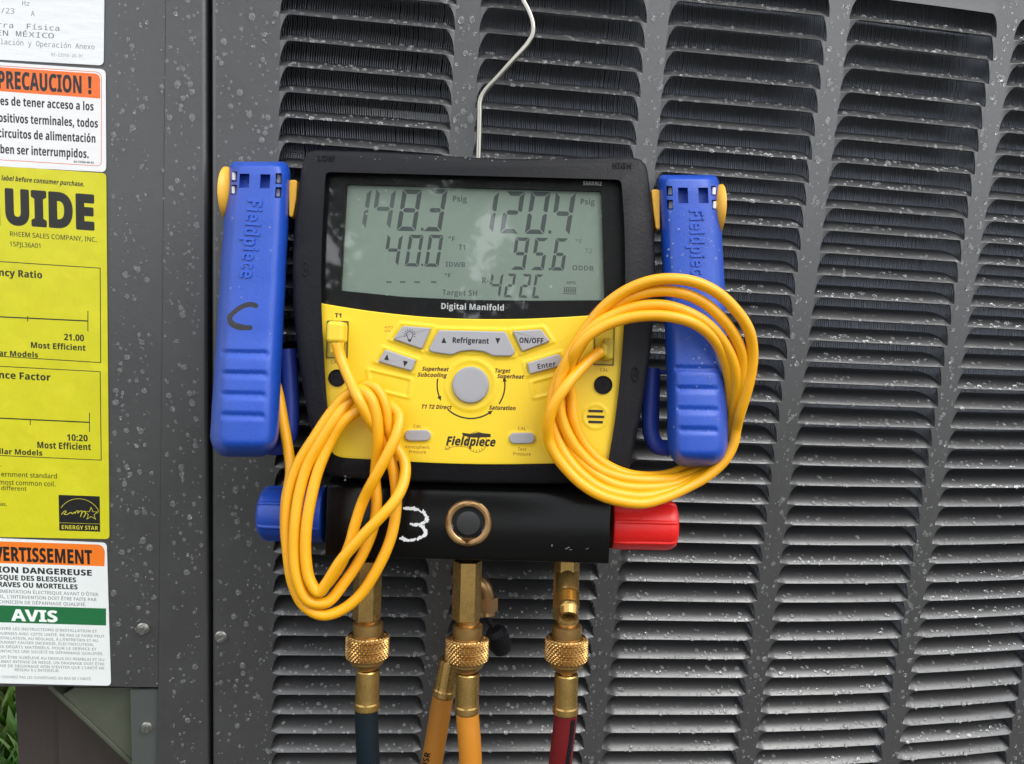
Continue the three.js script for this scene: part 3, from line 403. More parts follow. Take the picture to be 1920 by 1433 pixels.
{
  const face = [[593, 567], [650, 577], [713, 586], [800, 595], [886, 598.5], [960, 598.5], [1013, 597], [1113, 591.5], [1176, 585], [1172, 650], [1161, 760], [1145, 866], [1132, 878], [1000, 880], [880, 878], [760, 873], [642, 864], [622, 858], [609, 760], [600, 655]];
  mesh('yellow_face', sheetUV(plate(face, [0.001, 0.01, 0.02, 0.02, 0.02, 0.02, 0.02, 0.02, 0.001, 0.02, 0.02, 0.003, 0.002, 0.02, 0.03, 0.02, 0.002, 0.003, 0.02, 0.02], -3.5, 1.6, 0.6), 1.6), faceMat, gauge);
  for (const [name, [pts, r]] of Object.entries(KEYS)) mesh('key', sheetUV(plate(pts, r, 0, 3.4, 0.7, null, 4), 3.4), keyMat, gauge, { label: { light_key: 'grey key with a light bulb sign', refrigerant_key: 'wide grey key reading Refrigerant', power_key: 'grey key reading ON/OFF', arrow_key: 'slanted grey key with two small arrows', enter_key: 'slanted grey key reading Enter' }[name] });
  const pill = (u, v) => { const pts = []; for (let i = 0; i < 24; i++) { const a = i / 24 * 6.2832, cx2 = Math.cos(a) >= 0 ? 14 : -14; pts.push([u + cx2 + 10.5 * Math.cos(a), v + 10.5 * Math.sin(a)]); } return plate(pts, 0.0006, 0, 2.8, 0.6, null, 3); };
  for (const [u, v] of [[783, 817], [979, 822]]) mesh('calibration_key', sheetUV(pill(u, v), 2.8), keyMat, gauge);
  const c0 = gl(883, 722, 0), rr = 34.5 * K;
  const round = toCreasedNormals(lathe([[0, 0.0046], [rr * 0.55, 0.00445], [rr * 0.80, 0.0041], [rr * 0.93, 0.0036], [rr * 0.99, 0.0028], [rr, 0.0016], [rr, 0]], 56), 0.6).rotateX(Math.PI / 2).translate(c0.x, c0.y, c0.z + 0.0002);
  mesh('round_key', round, new THREE.MeshPhysicalMaterial({ color: lin(0.36, 0.36, 0.38), roughness: 0.55, bumpMap: scaled(fineBump, 30), bumpScale: 0.0001 }), gauge, { label: 'round grey key in the middle of the face' });
  for (const [u, v, r] of [[632, 709, 16], [1131, 722, 17]]) { const q = gl(u, v, 1.7), r1 = r * K; mesh('calibration_screw', [crispLathe([[0, 0.0001], [r1 * 0.2, 0.0001], [r1 * 0.22, 0.0003], [r1 * 0.86, 0.0004], [r1 * 0.92, 0.0010], [r1, 0.0008], [r1 * 1.02, -0.0004]], 36).rotateX(Math.PI / 2).translate(q.x, q.y, q.z)], M.rubber, gauge); }
  const sl = []; for (const [v, w] of [[771, 27], [781.5, 32], [791.5, 27]]) { const q = gl(1117, v, 1.75); sl.push(new RoundedBoxGeometry(w * K, 4.6 * K, 0.0004, 2, 0.00018).translate(q.x, q.y, q.z)); } mesh('buzzer_slot', sl, M.black, gauge);
  // two probe sockets
  for (const [u0, v0, u1, v1] of [[613, 601, 652, 673], [1114, 612, 1151, 686]]) {
    const a = gl(u0, v0, 1.7), b = gl(u1, v1, 1.7), w = b.x - a.x, h = a.y - b.y, s = shapeOf([V2(a.x, a.y), V2(b.x, a.y), V2(b.x, b.y), V2(a.x, b.y)], 0.0006), t = 0.0007;
    s.holes.push(shapeOf([V2(a.x + t, a.y - t), V2(b.x - t, a.y - t), V2(b.x - t, b.y + t), V2(a.x + t, b.y + t)], 0.0003));
    mesh('probe_socket', [new THREE.ExtrudeGeometry(s, { depth: 0.0005, bevelEnabled: false }).translate(0, 0, a.z - 0.0002)], new THREE.MeshStandardMaterial({ color: lin(0.12, 0.085, 0.01), roughness: 0.6 }), gauge);
    mesh('socket_floor', new THREE.BoxGeometry(w - 2 * t, h - 2 * t, 0.0004).translate((a.x + b.x) / 2, (a.y + b.y) / 2, a.z - 0.0001), M.plugDull, gauge);
  }
}
// display: black border, grey-green panel with the segments, glass in front
{
  const cut = [[604, 316], [1172, 330], [1180, 450], [1180, 584], [1113, 591], [1013, 596], [960, 597.5], [886, 597.5], [800, 594], [713, 585], [650, 576], [595, 566], [596, 450]];
  const win = [[650, 345], [1128, 358.5], [1134, 563], [1000, 564], [880, 562.5], [760, 557], [639, 545]];
  const hole = shapeOf(win.map(g2(-1.2)), 0.0008);
  mesh('display_border', plate(cut, 0.003, -4, -1.2, 0, hole), M.bezel, gauge);
  const LC = { x0: -250, y0: -372, w: 520, h: 250, S: 3.9 };
  const [lc, lx] = canvasOf(LC.w * LC.S, LC.h * LC.S, '#77877b'); lx.scale(LC.S, LC.S); lx.translate(-LC.x0, -LC.y0);
  const ink = '#394242', Z = (a, b) => rot(560 + a / 2.8235, 270 + b / 2.8235);
  const SEG = { 0: 'abcdef', 1: 'bc', 2: 'abged', 3: 'abgcd', 4: 'fgbc', 5: 'afgcd', 6: 'afgedc', 8: 'abcdefg', 9: 'abcdfg', C: 'afed' };
  const digit = (ch, xa, xb, yt, yb, dim = 1) => {                 // corners in the zoomed photograph: left and right at the top, top and bottom
    const [x0, y0] = Z(xa, yt), [x1, y1] = Z(xb, yt + (xb - xa) * 0.027); const w = x1 - x0, h = (yb - yt) / 2.8235, t = h * 0.105, sk = -0.13;
    lx.save(); lx.translate(x0, y0); lx.transform(1, 0, sk, 1, 0, 0); lx.globalAlpha = dim; lx.fillStyle = ink;
    const poly = (p) => { lx.beginPath(); p.forEach(([a, b], i) => lx[i ? 'lineTo' : 'moveTo'](a, b)); lx.fill(); }, e = t * 0.14, m = h / 2;
    const S = { a: [[e, 0], [w - e, 0], [w - t - e, t], [t + e, t]], d: [[e, h], [w - e, h], [w - t - e, h - t], [t + e, h - t]], g: [[t * 0.6 + e, m], [t + e, m - t / 2], [w - t - e, m - t / 2], [w - t * 0.6 - e, m], [w - t - e, m + t / 2], [t + e, m + t / 2]],
      f: [[0, e], [t, t + e], [t, m - t / 2 - e], [t * 0.4, m - e], [0, m - t * 0.2 - e]], e: [[0, h - e], [t, h - t - e], [t, m + t / 2 + e], [t * 0.4, m + e], [0, m + t * 0.2 + e]], b: [[w, e], [w - t, t + e], [w - t, m - t / 2 - e], [w - t * 0.4, m - e], [w, m - t * 0.2 - e]], c: [[w, h - e], [w - t, h - t - e], [w - t, m + t / 2 + e], [w - t * 0.4, m + e], [w, m + t * 0.2 + e]] };
    for (const k of SEG[ch]) poly(S[k]); lx.restore();
  };
  const dot = (a, b, s) => { const [x, y] = Z(a, b); lx.fillStyle = ink; lx.fillRect(x - s / 2, y - s / 2, s, s); };
  digit('1', 285, 385, 236, 446, 0.72); digit('4', 410, 515, 237, 448, 0.75); digit('8', 550, 652, 240, 460); digit('3', 690, 787, 238, 462); dot(652, 452, 5);
  digit('1', 962, 1060, 250, 468); digit('2', 1098, 1197, 250, 473); digit('0', 1230, 1332, 252, 476); dot(1328, 466, 5.5); digit('4', 1362, 1467, 254, 482, 0.95);
  digit('4', 470, 550, 478, 644); digit('0', 585, 660, 480, 648); dot(652, 640, 4); digit('0', 690, 765, 480, 650);
  digit('9', 1147, 1222, 494, 666); digit('5', 1252, 1322, 496, 668); dot(1327, 662, 4); digit('6', 1360, 1428, 498, 670);
  digit('4', 1020, 1083, 684, 810); digit('2', 1103, 1150, 686, 812); digit('2', 1182, 1232, 688, 814); digit('C', 1252, 1296, 690, 816);
  for (const a of [475, 548, 625, 713]) { const [x, y] = Z(a, 731); lx.fillStyle = ink; lx.globalAlpha = 0.75; lx.fillRect(x - 5, y - 1.8, 10, 3.6); lx.globalAlpha = 1; }
  const say = (s, a, b, h, w, dim = 0.85, st = 'bold') => { const [x, y] = Z(a, b); lx.globalAlpha = dim; lx.fillStyle = ink; lx.font = `${st} ${h}px sans-serif`; lx.textAlign = 'center'; lx.textBaseline = 'middle'; lx.save(); lx.translate(x, y); lx.scale(w / lx.measureText(s).width, 1); lx.fillText(s, 0, 0); lx.restore(); lx.globalAlpha = 1; };
  say('Psig', 850, 290, 15, 28); say('Psig', 1527, 305, 15, 28); say('°F', 808, 502, 12, 14); say('T1', 865, 548, 14, 15); say('IDWB', 828, 638, 13, 38); say('°F', 1482, 516, 12, 14, 0.45); say('T2', 1533, 566, 13, 14, 0.4); say('ODDB', 1503, 657, 13, 41); say('°F', 787, 697, 12, 13); say('Target SH', 852, 788, 14, 67); say('R-', 985, 722, 15, 14); say('APO', 1440, 735, 8, 18);
  { const [x, y] = Z(1433, 778); lx.fillStyle = ink; lx.globalAlpha = 0.8; for (let i = 0; i < 6; i++) lx.fillRect(x - 11 + i * 4, y - 5, 2.6, 8); lx.fillRect(x - 13, y + 4.5, 26, 1.6); lx.fillRect(x - 13, y - 7, 26, 1.2); lx.globalAlpha = 1; }
  const lcdPts = win.map(([u, v]) => [886 + (u - 886) * 1.02, 455 + (v - 455) * 1.03]);
  mesh('display_panel', sheetUV(plate(lcdPts, 0, -4.0, -3.4, 0), -3.4, LC), new THREE.MeshPhysicalMaterial({ map: canvasTex(lc), roughness: 0.55 }), gauge, { label: 'grey-green liquid crystal display showing dark digits' });
  mesh('display_glass', plate(cut, 0.003, -0.9, -0.3, 0), M.glass, gauge);
  const put = (s, u, v, size, mat, name = 'lettering') => { const q = gl(u, v, -1.15); const g = words(s, size, 0.00005); g.translate(q.x, q.y, q.z); mesh(name, g, mat, gauge); };
  put('Digital Manifold', 886, 577, 11.2 * K, M.printPale); put('SMAN2', 1111, 344, 7.6 * K, M.printPale);
  for (const [s, u, v] of [['LOW', 611, 297], ['HIGH', 1166, 311]]) { const q = gl(u, v, 3.9), g = words(s, 10.5 * K, 0.0004); g.translate(q.x, q.y, q.z); mesh('lettering', g, M.bezel, gauge); }
  for (const [u, v] of [[573, 504], [1190, 702]]) { const q = gl(u, v, 3.6), t = new THREE.TorusGeometry(0.0019, 0.0007, 8, 22); t.scale(0.8, 1.7, 1); t.translate(q.x, q.y, q.z); mesh('vent_plug', [t, new THREE.SphereGeometry(0.0012, 12, 8).scale(0.7, 1.7, 0.6).translate(q.x, q.y, q.z)], M.rubber, gauge); }
}
// manifold block below with its sight glass, knobs and hose ports
{
  const a = gl(613, 906, -4), b = gl(1142, 1056, -4), w = b.x - a.x, h = 0.0385, x0 = (a.x + b.x) / 2, y0 = gl(877, 980, -4).y, dz = 0.036;
  const pz = shapeOf([V2(0, h / 2), V2(0, -h / 2), V2(-dz, -h / 2), V2(-dz, h / 2)], [0.0085, 0.003, 0.002, 0.0085]);   // side view: depth to the right, rounded along the top
  const block = toCreasedNormals(new THREE.ExtrudeGeometry(pz, { depth: w - 0.0012, bevelEnabled: true, bevelSize: 0.0006, bevelThickness: 0.0006, bevelOffset: -0.0006, bevelSegments: 3, curveSegments: 14 }), 0.5).translate(0, 0, -(w - 0.0012) / 2).rotateY(Math.PI / 2).rotateX(0).scale(1, 1, -1);
  { const q = block.index ? block.index.array : null, p = block.attributes; for (const k of ['position', 'normal', 'uv']) { const a = p[k].array, n = p[k].itemSize; for (let i = 0; i < p[k].count; i += 3) for (let j = 0; j < n; j++) { const t = a[(i + 1) * n + j]; a[(i + 1) * n + j] = a[(i + 2) * n + j]; a[(i + 2) * n + j] = t; } } }
  block.translate(x0, y0, gl(877, 980, -4).z);
  mesh('manifold_block', metreUV(block), M.blockPaint, gauge);
  const q = gl(878, 981, -4), R = 44 * K * 1.01;
  mesh('sight_ring', toCreasedNormals(lathe([[R * 0.70, -0.0006], [R * 0.72, 0.0008], [R * 0.76, 0.0013], [R * 0.86, 0.0016], [R * 0.95, 0.0013], [R, 0.0004], [R, -0.0004]], 64), 0.9).rotateX(Math.PI / 2).translate(q.x, q.y, q.z), M.bronze, gauge);
  mesh('sight_glass', toCreasedNormals(lathe([[0, 0.0003], [R * 0.3, 0.0002], [R * 0.5, -0.0001], [R * 0.52, -0.0004], [R * 0.66, -0.0003], [R * 0.71, 0.0002]], 48), 0.5).rotateX(Math.PI / 2).translate(q.x, q.y, q.z + 0.0003), new THREE.MeshPhysicalMaterial({ color: lin(0.012, 0.012, 0.013), roughness: 0.12, clearcoat: 1, clearcoatRoughness: 0.08 }), gauge);
  const nb = gl(876, 1010, -4); mesh('ring_notch', new THREE.ConeGeometry(0.0032, 0.0032, 4).rotateX(Math.PI).rotateY(0).translate(nb.x, nb.y - 0.0012, nb.z + 0.0009), M.bronze, gauge);
  // a chalk figure 3
  const r = rng(31), strokes = [[[757, 954], [768, 953], [781, 955]], [[781, 955], [792, 960], [800, 970], [799, 978]], [[797, 978], [786, 984], [771, 983]], [[786, 984], [795, 991], [798, 1000]], [[799, 1001], [790, 1008], [776, 1013]], [[775, 1013], [762, 1013], [753, 1008]]], bits = [];
  for (const s of strokes) { const cc = new THREE.CatmullRomCurve3(s.map(([u, v]) => gl(u, v, -3.95))); for (let i = 0; i < 26; i++) { const p = cc.getPoint(r()), g = new THREE.BoxGeometry(0.0006 + r() * 0.0022, 0.0004 + r() * 0.0006, 0.00012), t = cc.getTangent(r()); g.rotateZ(Math.atan2(t.y, t.x) + (r() - 0.5) * 0.5); g.translate(p.x + (r() - 0.5) * 0.0007, p.y + (r() - 0.5) * 0.0010, p.z + r() * 0.00006); bits.push(g); } }
  mesh('chalk_mark', bits, M.chalk, gauge, { label: 'white chalk figure 3' });
  const sc = []; for (const [u, v, w2, h2] of [[1035, 1023, 2, 8], [1064, 1028, 9, 3], [1070, 1031, 5, 2], [1101, 1029, 6, 2]]) { const p = gl(u, v, -3.95); sc.push(new THREE.BoxGeometry(w2 * K, h2 * K * 0.5, 0.0001).rotateZ(r() * 0.6).translate(p.x, p.y, p.z)); } mesh('scratch', sc, new THREE.MeshStandardMaterial({ color: lin(0.16, 0.16, 0.16), roughness: 0.7 }), gauge);
  // knobs with ribs along their axis
  const knob = (name, u0, u1, v, rad, mat, side, label, ribs) => {
    const p0 = gl(u0, v, -22), p1 = gl(u1, v + (u1 - u0) * ROLL, -22), len = Math.abs(p1.x - p0.x), nR = 7, N = 224, prof = [[0.10, 0], [0.5, 0], [0.86, 0.02], [0.95, 0.07], [1, 0.15], [1.0, 0.5], [1.02, 0.8], [1.03, 0.97], [1.0, 1], [0, 1]];
    const pos = [], idx = []; for (let j = 0; j < prof.length; j++) for (let i = 0; i <= N; i++) { const a2 = i / N * Math.PI * 2, gsh = Math.cos(a2 * nR + ribs), on = prof[j][1] > 0.06 && prof[j][1] < 0.95 ? 1 : 0.2; const rr = rad * prof[j][0] * (1 + on * (gsh > 0.9 ? 0.045 * Math.min(1, (gsh - 0.9) / 0.06) : 0)); pos.push(side * (prof[j][1] - 1) * -len * -1, rr * Math.cos(a2), rr * Math.sin(a2)); }
    for (let j = 0; j < prof.length - 1; j++) for (let i = 0; i < N; i++) { const k = j * (N + 1) + i, m = k + N + 1; if (side > 0) idx.push(k, k + 1, m + 1, k, m + 1, m); else idx.push(k, m + 1, k + 1, k, m, m + 1); }
    const g = new THREE.BufferGeometry(); g.setAttribute('position', new THREE.Float32BufferAttribute(pos, 3)); g.setIndex(idx); g.computeVertexNormals(); g.translate(p1.x, p1.y, p1.z); metreUV(g); mesh(name, g, mat, gauge, { label });
  };
  knob('valve_knob', 491, 613, 961, 50 * K * 1.06, M.knobBlue, 1, 'blue plastic valve knob', -1.12);
  knob('valve_knob', 1267, 1144, 984, 46.5 * K * 1.06, M.knobRed, -1, 'red plastic valve knob', 3.28);
  // hexagonal ports
  for (const [u, v0, v1, ru] of [[690, 1050, 1160, 24], [877, 1052, 1160, 24.5]]) { const t = gl(u, v0, -20), bt = gl(u, v1, -20), hx = new THREE.CylinderGeometry(ru * K * 1.16, ru * K * 1.16, t.y - bt.y, 6); const cone = crispLathe([[ru * K * 0.62, -0.004], [ru * K * 0.86, -0.0015], [ru * K * 1.05, 0]], 30).translate(0, bt.y - (t.y + bt.y) / 2, 0); const g = join([toCreasedNormals(hx, 0.3), cone]); g.rotateY(Math.PI / 6 + 0.12).translate(t.x, (t.y + bt.y) / 2, t.z); mesh('hose_port', metreUV(g), M.brassPale, gauge); }
  // the right port is a tee whose threaded stub points at the viewer
  { const t = gl(1063, 1050, -20), bt = gl(1063, 1160, -20), body = new THREE.CylinderGeometry(23 * K * 1.1, 23 * K * 1.1, t.y - bt.y, 6); body.rotateY(0.5); body.translate(t.x, (t.y + bt.y) / 2, t.z);
    const pr = [[0.0040, 0], [0.0058, 0], [0.0058, 0.010], [0.0062, 0.0104], [0.0062, 0.0116], [0.0052, 0.012]]; for (let i = 0; i < 6; i++) { pr.push([0.0058, 0.0124 + i * 0.0011], [0.0051, 0.01295 + i * 0.0011]); } pr.push([0.0052, 0.0195], [0.0048, 0.0205], [0.0048, 0.022], [0.0043, 0.0240], [0.0030, 0.0243], [0.0028, 0.016], [0, 0.016]);
    const stub = crispLathe(pr, 36); stub.rotateX(Math.PI / 2 + 0.74); const s0 = gl(1063, 1078, -19); stub.translate(s0.x, s0.y, s0.z);
    mesh('hose_port', [metreUV(toCreasedNormals(body, 0.3)), metreUV(stub)], M.brassPale, gauge, { label: 'brass tee port with a threaded side stub' }); }
  // parts behind the block: elbow and black cap
  { const ec = new THREE.CatmullRomCurve3([[872, 1086, -40], [890, 1090, -42], [905, 1100, -43], [911, 1118, -44], [912, 1134, -45]].map((q) => gl(...q))), en = gl(912, 1132, -45); mesh('elbow_fitting', metreUV(join([new THREE.TubeGeometry(ec, 30, 0.0046, 16), toCreasedNormals(new THREE.CylinderGeometry(0.0064, 0.0064, 0.0075, 6), 0.3).rotateY(0.4).translate(en.x, en.y, en.z), crispLathe([[0.0048, 0.004], [0.0052, -0.006], [0.0030, -0.0066], [0, -0.0066]], 20).translate(en.x, en.y, en.z)])), M.bronze, gauge); const p = gl(936, 1203, -46); mesh('dust_cap', crispLathe([[0, 0.009], [0.004, 0.0085], [0.0062, 0.006], [0.0064, -0.002], [0.0052, -0.006], [0.002, -0.0085], [0, -0.009]], 20).rotateZ(0.35).rotateX(0.3).translate(p.x, p.y, p.z), M.rubber, gauge); const k = gl(912, 1150, -46), strap = new THREE.TubeGeometry(new THREE.CatmullRomCurve3([gl(906, 1120, -46), gl(912, 1152, -44), gl(926, 1180, -46)]), 16, 0.0016, 8); mesh('cap_strap', strap, M.rubber, gauge); }
}
// hanging hook of stiff wire
{
  const pts = [[896, 330, -14], [897, 292, -14], [898, 262, -14], [899, 215, -14], [900, 188, -14], [908, 172, -14], [930, 148, -14], [962, 112, -14], [990, 80, -15], [999, 62, -15], [999, 44, -15], [992, 22, -16], [978, -6, -17], [962, -60, -18], [958, -140, -22], [966, -215, -26]].map(([u, v, c]) => gl(u, v, c));
  const last = pts[pts.length - 1]; pts.push(last.clone().add(V3(0.001, 0.006, -0.006)), last.clone().add(V3(0.002, 0.007, -0.018)), last.clone().add(V3(0.003, 0.003, -0.03)));
  mesh('wire_hook', new THREE.TubeGeometry(new THREE.CatmullRomCurve3(pts, false, 'centripetal'), 160, 0.00142, 12), M.wire, gauge);
}

// ---------------------------------------------------------------- pipe clamps on both sides
function crispWalls(g) {                                          // smooth shading, but each steep wall keeps its own flat normal
  g.computeVertexNormals(); const f = g.toNonIndexed(), p = f.attributes.position, n = f.attributes.normal, flat = f.clone(); flat.computeVertexNormals(); const fn = flat.attributes.normal;
  // smooth normals from the gently bent faces alone
  const key = (i) => `${p.getX(i).toFixed(6)},${p.getY(i).toFixed(6)},${p.getZ(i).toFixed(6)}`, sums = new Map(), A = V3(0, 0, 0), B = V3(0, 0, 0), C = V3(0, 0, 0);
  const wall = (i) => fn.getZ(i) < 0.35 && fn.getZ(i) > -0.35;
  for (let i = 0; i < p.count; i += 3) { A.fromBufferAttribute(p, i); B.fromBufferAttribute(p, i + 1).sub(A); C.fromBufferAttribute(p, i + 2).sub(A); const area = B.cross(C).length(); for (let j = 0; j < 3; j++) { const k = key(i + j), q = sums.get(k) ?? [0, 0, 0, 0, 0, 0]; const o = wall(i) ? 3 : 0; q[o] += fn.getX(i) * area; q[o + 1] += fn.getY(i) * area; q[o + 2] += fn.getZ(i) * area; sums.set(k, q); } }
  for (let i = 0; i < p.count; i++) { const q = sums.get(key(i)); const w = wall(i), v = V3(q[0], q[1], q[2]), u = V3(q[3], q[4], q[5]), F0 = V3(fn.getX(i), fn.getY(i), fn.getZ(i)); let r = w ? u : v.clone(); const all = v.clone().add(u).normalize(); if (all.dot(F0) > 0.72) r = all; r.normalize(); if (r.dot(F0) < 0.6) r = F0; n.setXYZ(i, r.x, r.y, r.z); }
  return f;
}
function makeClamp(label, cfg) {
  const t = devThing('pipe_clamp', label, 'clamp', cfg.mid[0], cfg.mid[1], -10);
  const { prof, grooves, windows } = cfg, pos = [], uv = [], idx = [];         // prof: [v, leftU, rightU, frontC] rows in the photograph
  const at = (v) => { for (let i = 0; i < prof.length - 1; i++) if (v <= prof[i + 1][0]) { const q = (v - prof[i][0]) / (prof[i + 1][0] - prof[i][0]), k = q * q * (3 - 2 * q) * 0.5 + q * 0.5; return prof[i].map((x, j) => x + (prof[i + 1][j] - x) * (j ? k : q)); } return prof[prof.length - 1]; };
  const h = { at }, v0 = prof[0][0], v1 = prof[prof.length - 1][0], vs = [], xs = [];
  for (let i = 0; i <= 130; i++) vs.push(v0 + (v1 - v0) * i / 130); for (let i = 0; i <= 8; i++) vs.push(v0 + i * i * 0.2, v1 - i * i * 0.3);
  for (const [, , y0, y1] of windows) vs.push(y0 - 0.15, y0 + 0.15, y1 - 0.15, y1 + 0.15);
  const wx = windows.map(([u0, u1, y0, y1, d]) => { const [, l, r] = at((y0 + y1) / 2), m = (l + r) / 2, w = (r - l) / 2; return [(u0 - m) / w, (u1 - m) / w, y0, y1, d]; });
  for (let i = 0; i <= 40; i++) xs.push(Math.sin((i / 40 - 0.5) * Math.PI)); for (const [a, b] of wx) xs.push(a - 0.004, a + 0.004, b - 0.004, b + 0.004);
  const clean = (q) => q.sort((a, b) => a - b).filter((x, i, all) => i === 0 || x - all[i - 1] > 1e-4);
  const V = clean(vs), X = clean(xs), ring = [...X.map((x) => [x, 1]), ...X.slice(1, -1).reverse().map((x) => [x, -1])], nj = ring.length, n = V.length - 1;
  V.forEach((v) => {
    const [, ul, ur, cf] = at(v), um = (ul + ur) / 2, hw = (ur - ul) / 2, sq = (e, p) => (1 - (1 - Math.min(1, Math.max(0, e))) ** p) ** (1 / p);
    const wk = Math.min(0.80 + 0.20 * sq((v - v0) / 16, 2), 0.42 + 0.58 * sq((v1 - v) / 46, 2.1)), back = cfg.back, depth = (cf - back) / 2, front = Math.min(0.3 + 0.7 * sq((v - v0) / 10, 2), 0.2 + 0.8 * sq((v1 - v) / 30, 2));
    for (const [x, side] of ring) {
      const ax = Math.abs(x), z = (1 - ax ** 5) ** (1 / 3.2), u = um + hw * wk * x * (side < 0 ? 0.95 : 1);
      let c = back + depth + (side > 0 ? depth * z * front + 1.6 * (1 - ax ** 2) * front - 2.6 * Math.max(0, ax - 0.66) / 0.34 * z : -depth * z);
      if (side > 0) {
        for (const [gv, g0, g1] of grooves) { const dv = v - gv - (u - um) * 0.02, inside = Math.min(1, Math.max(0, (u - g0) / 7)) * Math.min(1, Math.max(0, (g1 - u) / 7)); if (dv > -5 && dv < 9) c -= 1.5 * inside * (dv < 0 ? 1 + dv / 5 : 1 - dv / 9); }
        for (const [a, b, y0, y1, d] of wx) if (x > a && x < b && v > y0 && v < y1) c = Math.min(c, cf - d);
      }
      const p = t.l(u, v, c); pos.push(p.x, p.y, p.z); uv.push(p.x / 0.07 + 0.5, p.y / 0.17 + 0.5);
    }
  });
  for (let i = 0; i < n; i++) for (let j = 0; j < nj; j++) { const a = i * nj + j, b = i * nj + (j + 1) % nj, c = a + nj, d = b + nj; idx.push(a, c, d, a, d, b); }
  for (const [i, flip] of [[0, 1], [n, 0]]) { const q = V3(0, 0, 0); for (let j = 0; j < nj; j++) q.add(V3(pos[(i * nj + j) * 3], pos[(i * nj + j) * 3 + 1], pos[(i * nj + j) * 3 + 2])); q.multiplyScalar(1 / nj); const k = pos.length / 3; pos.push(q.x, q.y, q.z); uv.push(0.5, 0.5); for (let j = 0; j < nj; j++) { const a = i * nj + j, b = i * nj + (j + 1) % nj; flip ? idx.push(k, a, b) : idx.push(k, b, a); } }
  const g = new THREE.BufferGeometry(); g.setAttribute('position', new THREE.Float32BufferAttribute(pos, 3)); g.setAttribute('uv', new THREE.Float32BufferAttribute(uv, 2)); g.setIndex(idx);
  mesh('front_handle', crispWalls(g), new THREE.MeshPhysicalMaterial({ color: M.blue.color, roughness: 0.42, clearcoat: 0.25, clearcoatRoughness: 0.3, bumpMap: scaled(fineBump, 3), bumpScale: 0.00012, map: cfg.map }), t);
  for (const [u, v, w, hh] of cfg.pads) { const [, , , cf] = h.at(v), p = t.l(u, v, cf - 4.6); mesh('inner_pad', new RoundedBoxGeometry(w * K, hh * K, 0.002, 2, 0.0005).translate(p.x, p.y, p.z), M.pad, t); }
  // raised lettering that reads downwards
  { const [u0, va, vb] = cfg.text, len = (vb - va) * K, w = words('Fieldpiece', 0.0062, 0.00018, 0.00012); w.computeBoundingBox(); const b = w.boundingBox; w.scale(len / (b.max.x - b.min.x), 1.12, 1); w.rotateZ(-Math.PI / 2); const cA = h.at(va)[3], cB = h.at(vb)[3], p = t.l(u0, (va + vb) / 2, (cA + cB) / 2 + 2.0); w.rotateX(-Math.atan2((cB - cA) / 1000, len) * 1); w.rotateZ(cfg.lean); w.translate(p.x, p.y, p.z - 0.0001); mesh('raised_lettering', w, M.blue, t); }
  // rear handle, seen beside and behind the front one
  { const pts = cfg.rear.map(([u, v, c]) => t.l(u, v, c)), cc = new THREE.CatmullRomCurve3(pts), gg = new THREE.TubeGeometry(cc, 40, 0.0042, 12); mesh('rear_handle', [gg, ...cfg.ribs.map(([u, v, c, w, hh, dd]) => { const p = t.l(u, v, c); return new RoundedBoxGeometry(w * K, hh * K, dd, 2, 0.0015).translate(p.x, p.y, p.z); })], M.blueDark, t); }
  // yellow side caps
  for (const [u, v, rx, ry, cut] of cfg.caps) { const p = t.l(u, v, -6); let c2 = new THREE.SphereGeometry(1, 30, 20, cut > 0 ? -Math.PI / 2 : Math.PI / 2, Math.PI).scale(rx * K, ry * K, 0.012); c2 = join([c2, new THREE.CircleGeometry(1, 36).rotateY(cut > 0 ? -Math.PI / 2 : Math.PI / 2).scale(1, ry * K, 0.012)]); c2.translate(p.x, p.y, p.z); mesh('side_cap', c2, M.amber, t); }
  for (const [pts2, c0, c1] of cfg.straps) { const s = shapeOf(pts2.map(([u, v]) => { const p = t.l(u, v, c1); return V2(p.x, p.y); }), 0.0015), o = t.l(0, 0, c0); mesh('side_cap', new THREE.ExtrudeGeometry(s, { depth: (c1 - c0) / 1000 - 0.0012, bevelEnabled: true, bevelSize: 0.0006, bevelThickness: 0.0006, bevelOffset: -0.0006, bevelSegments: 3 }).translate(0, 0, o.z + 0.0006), M.amber, t); }
  return t;
}
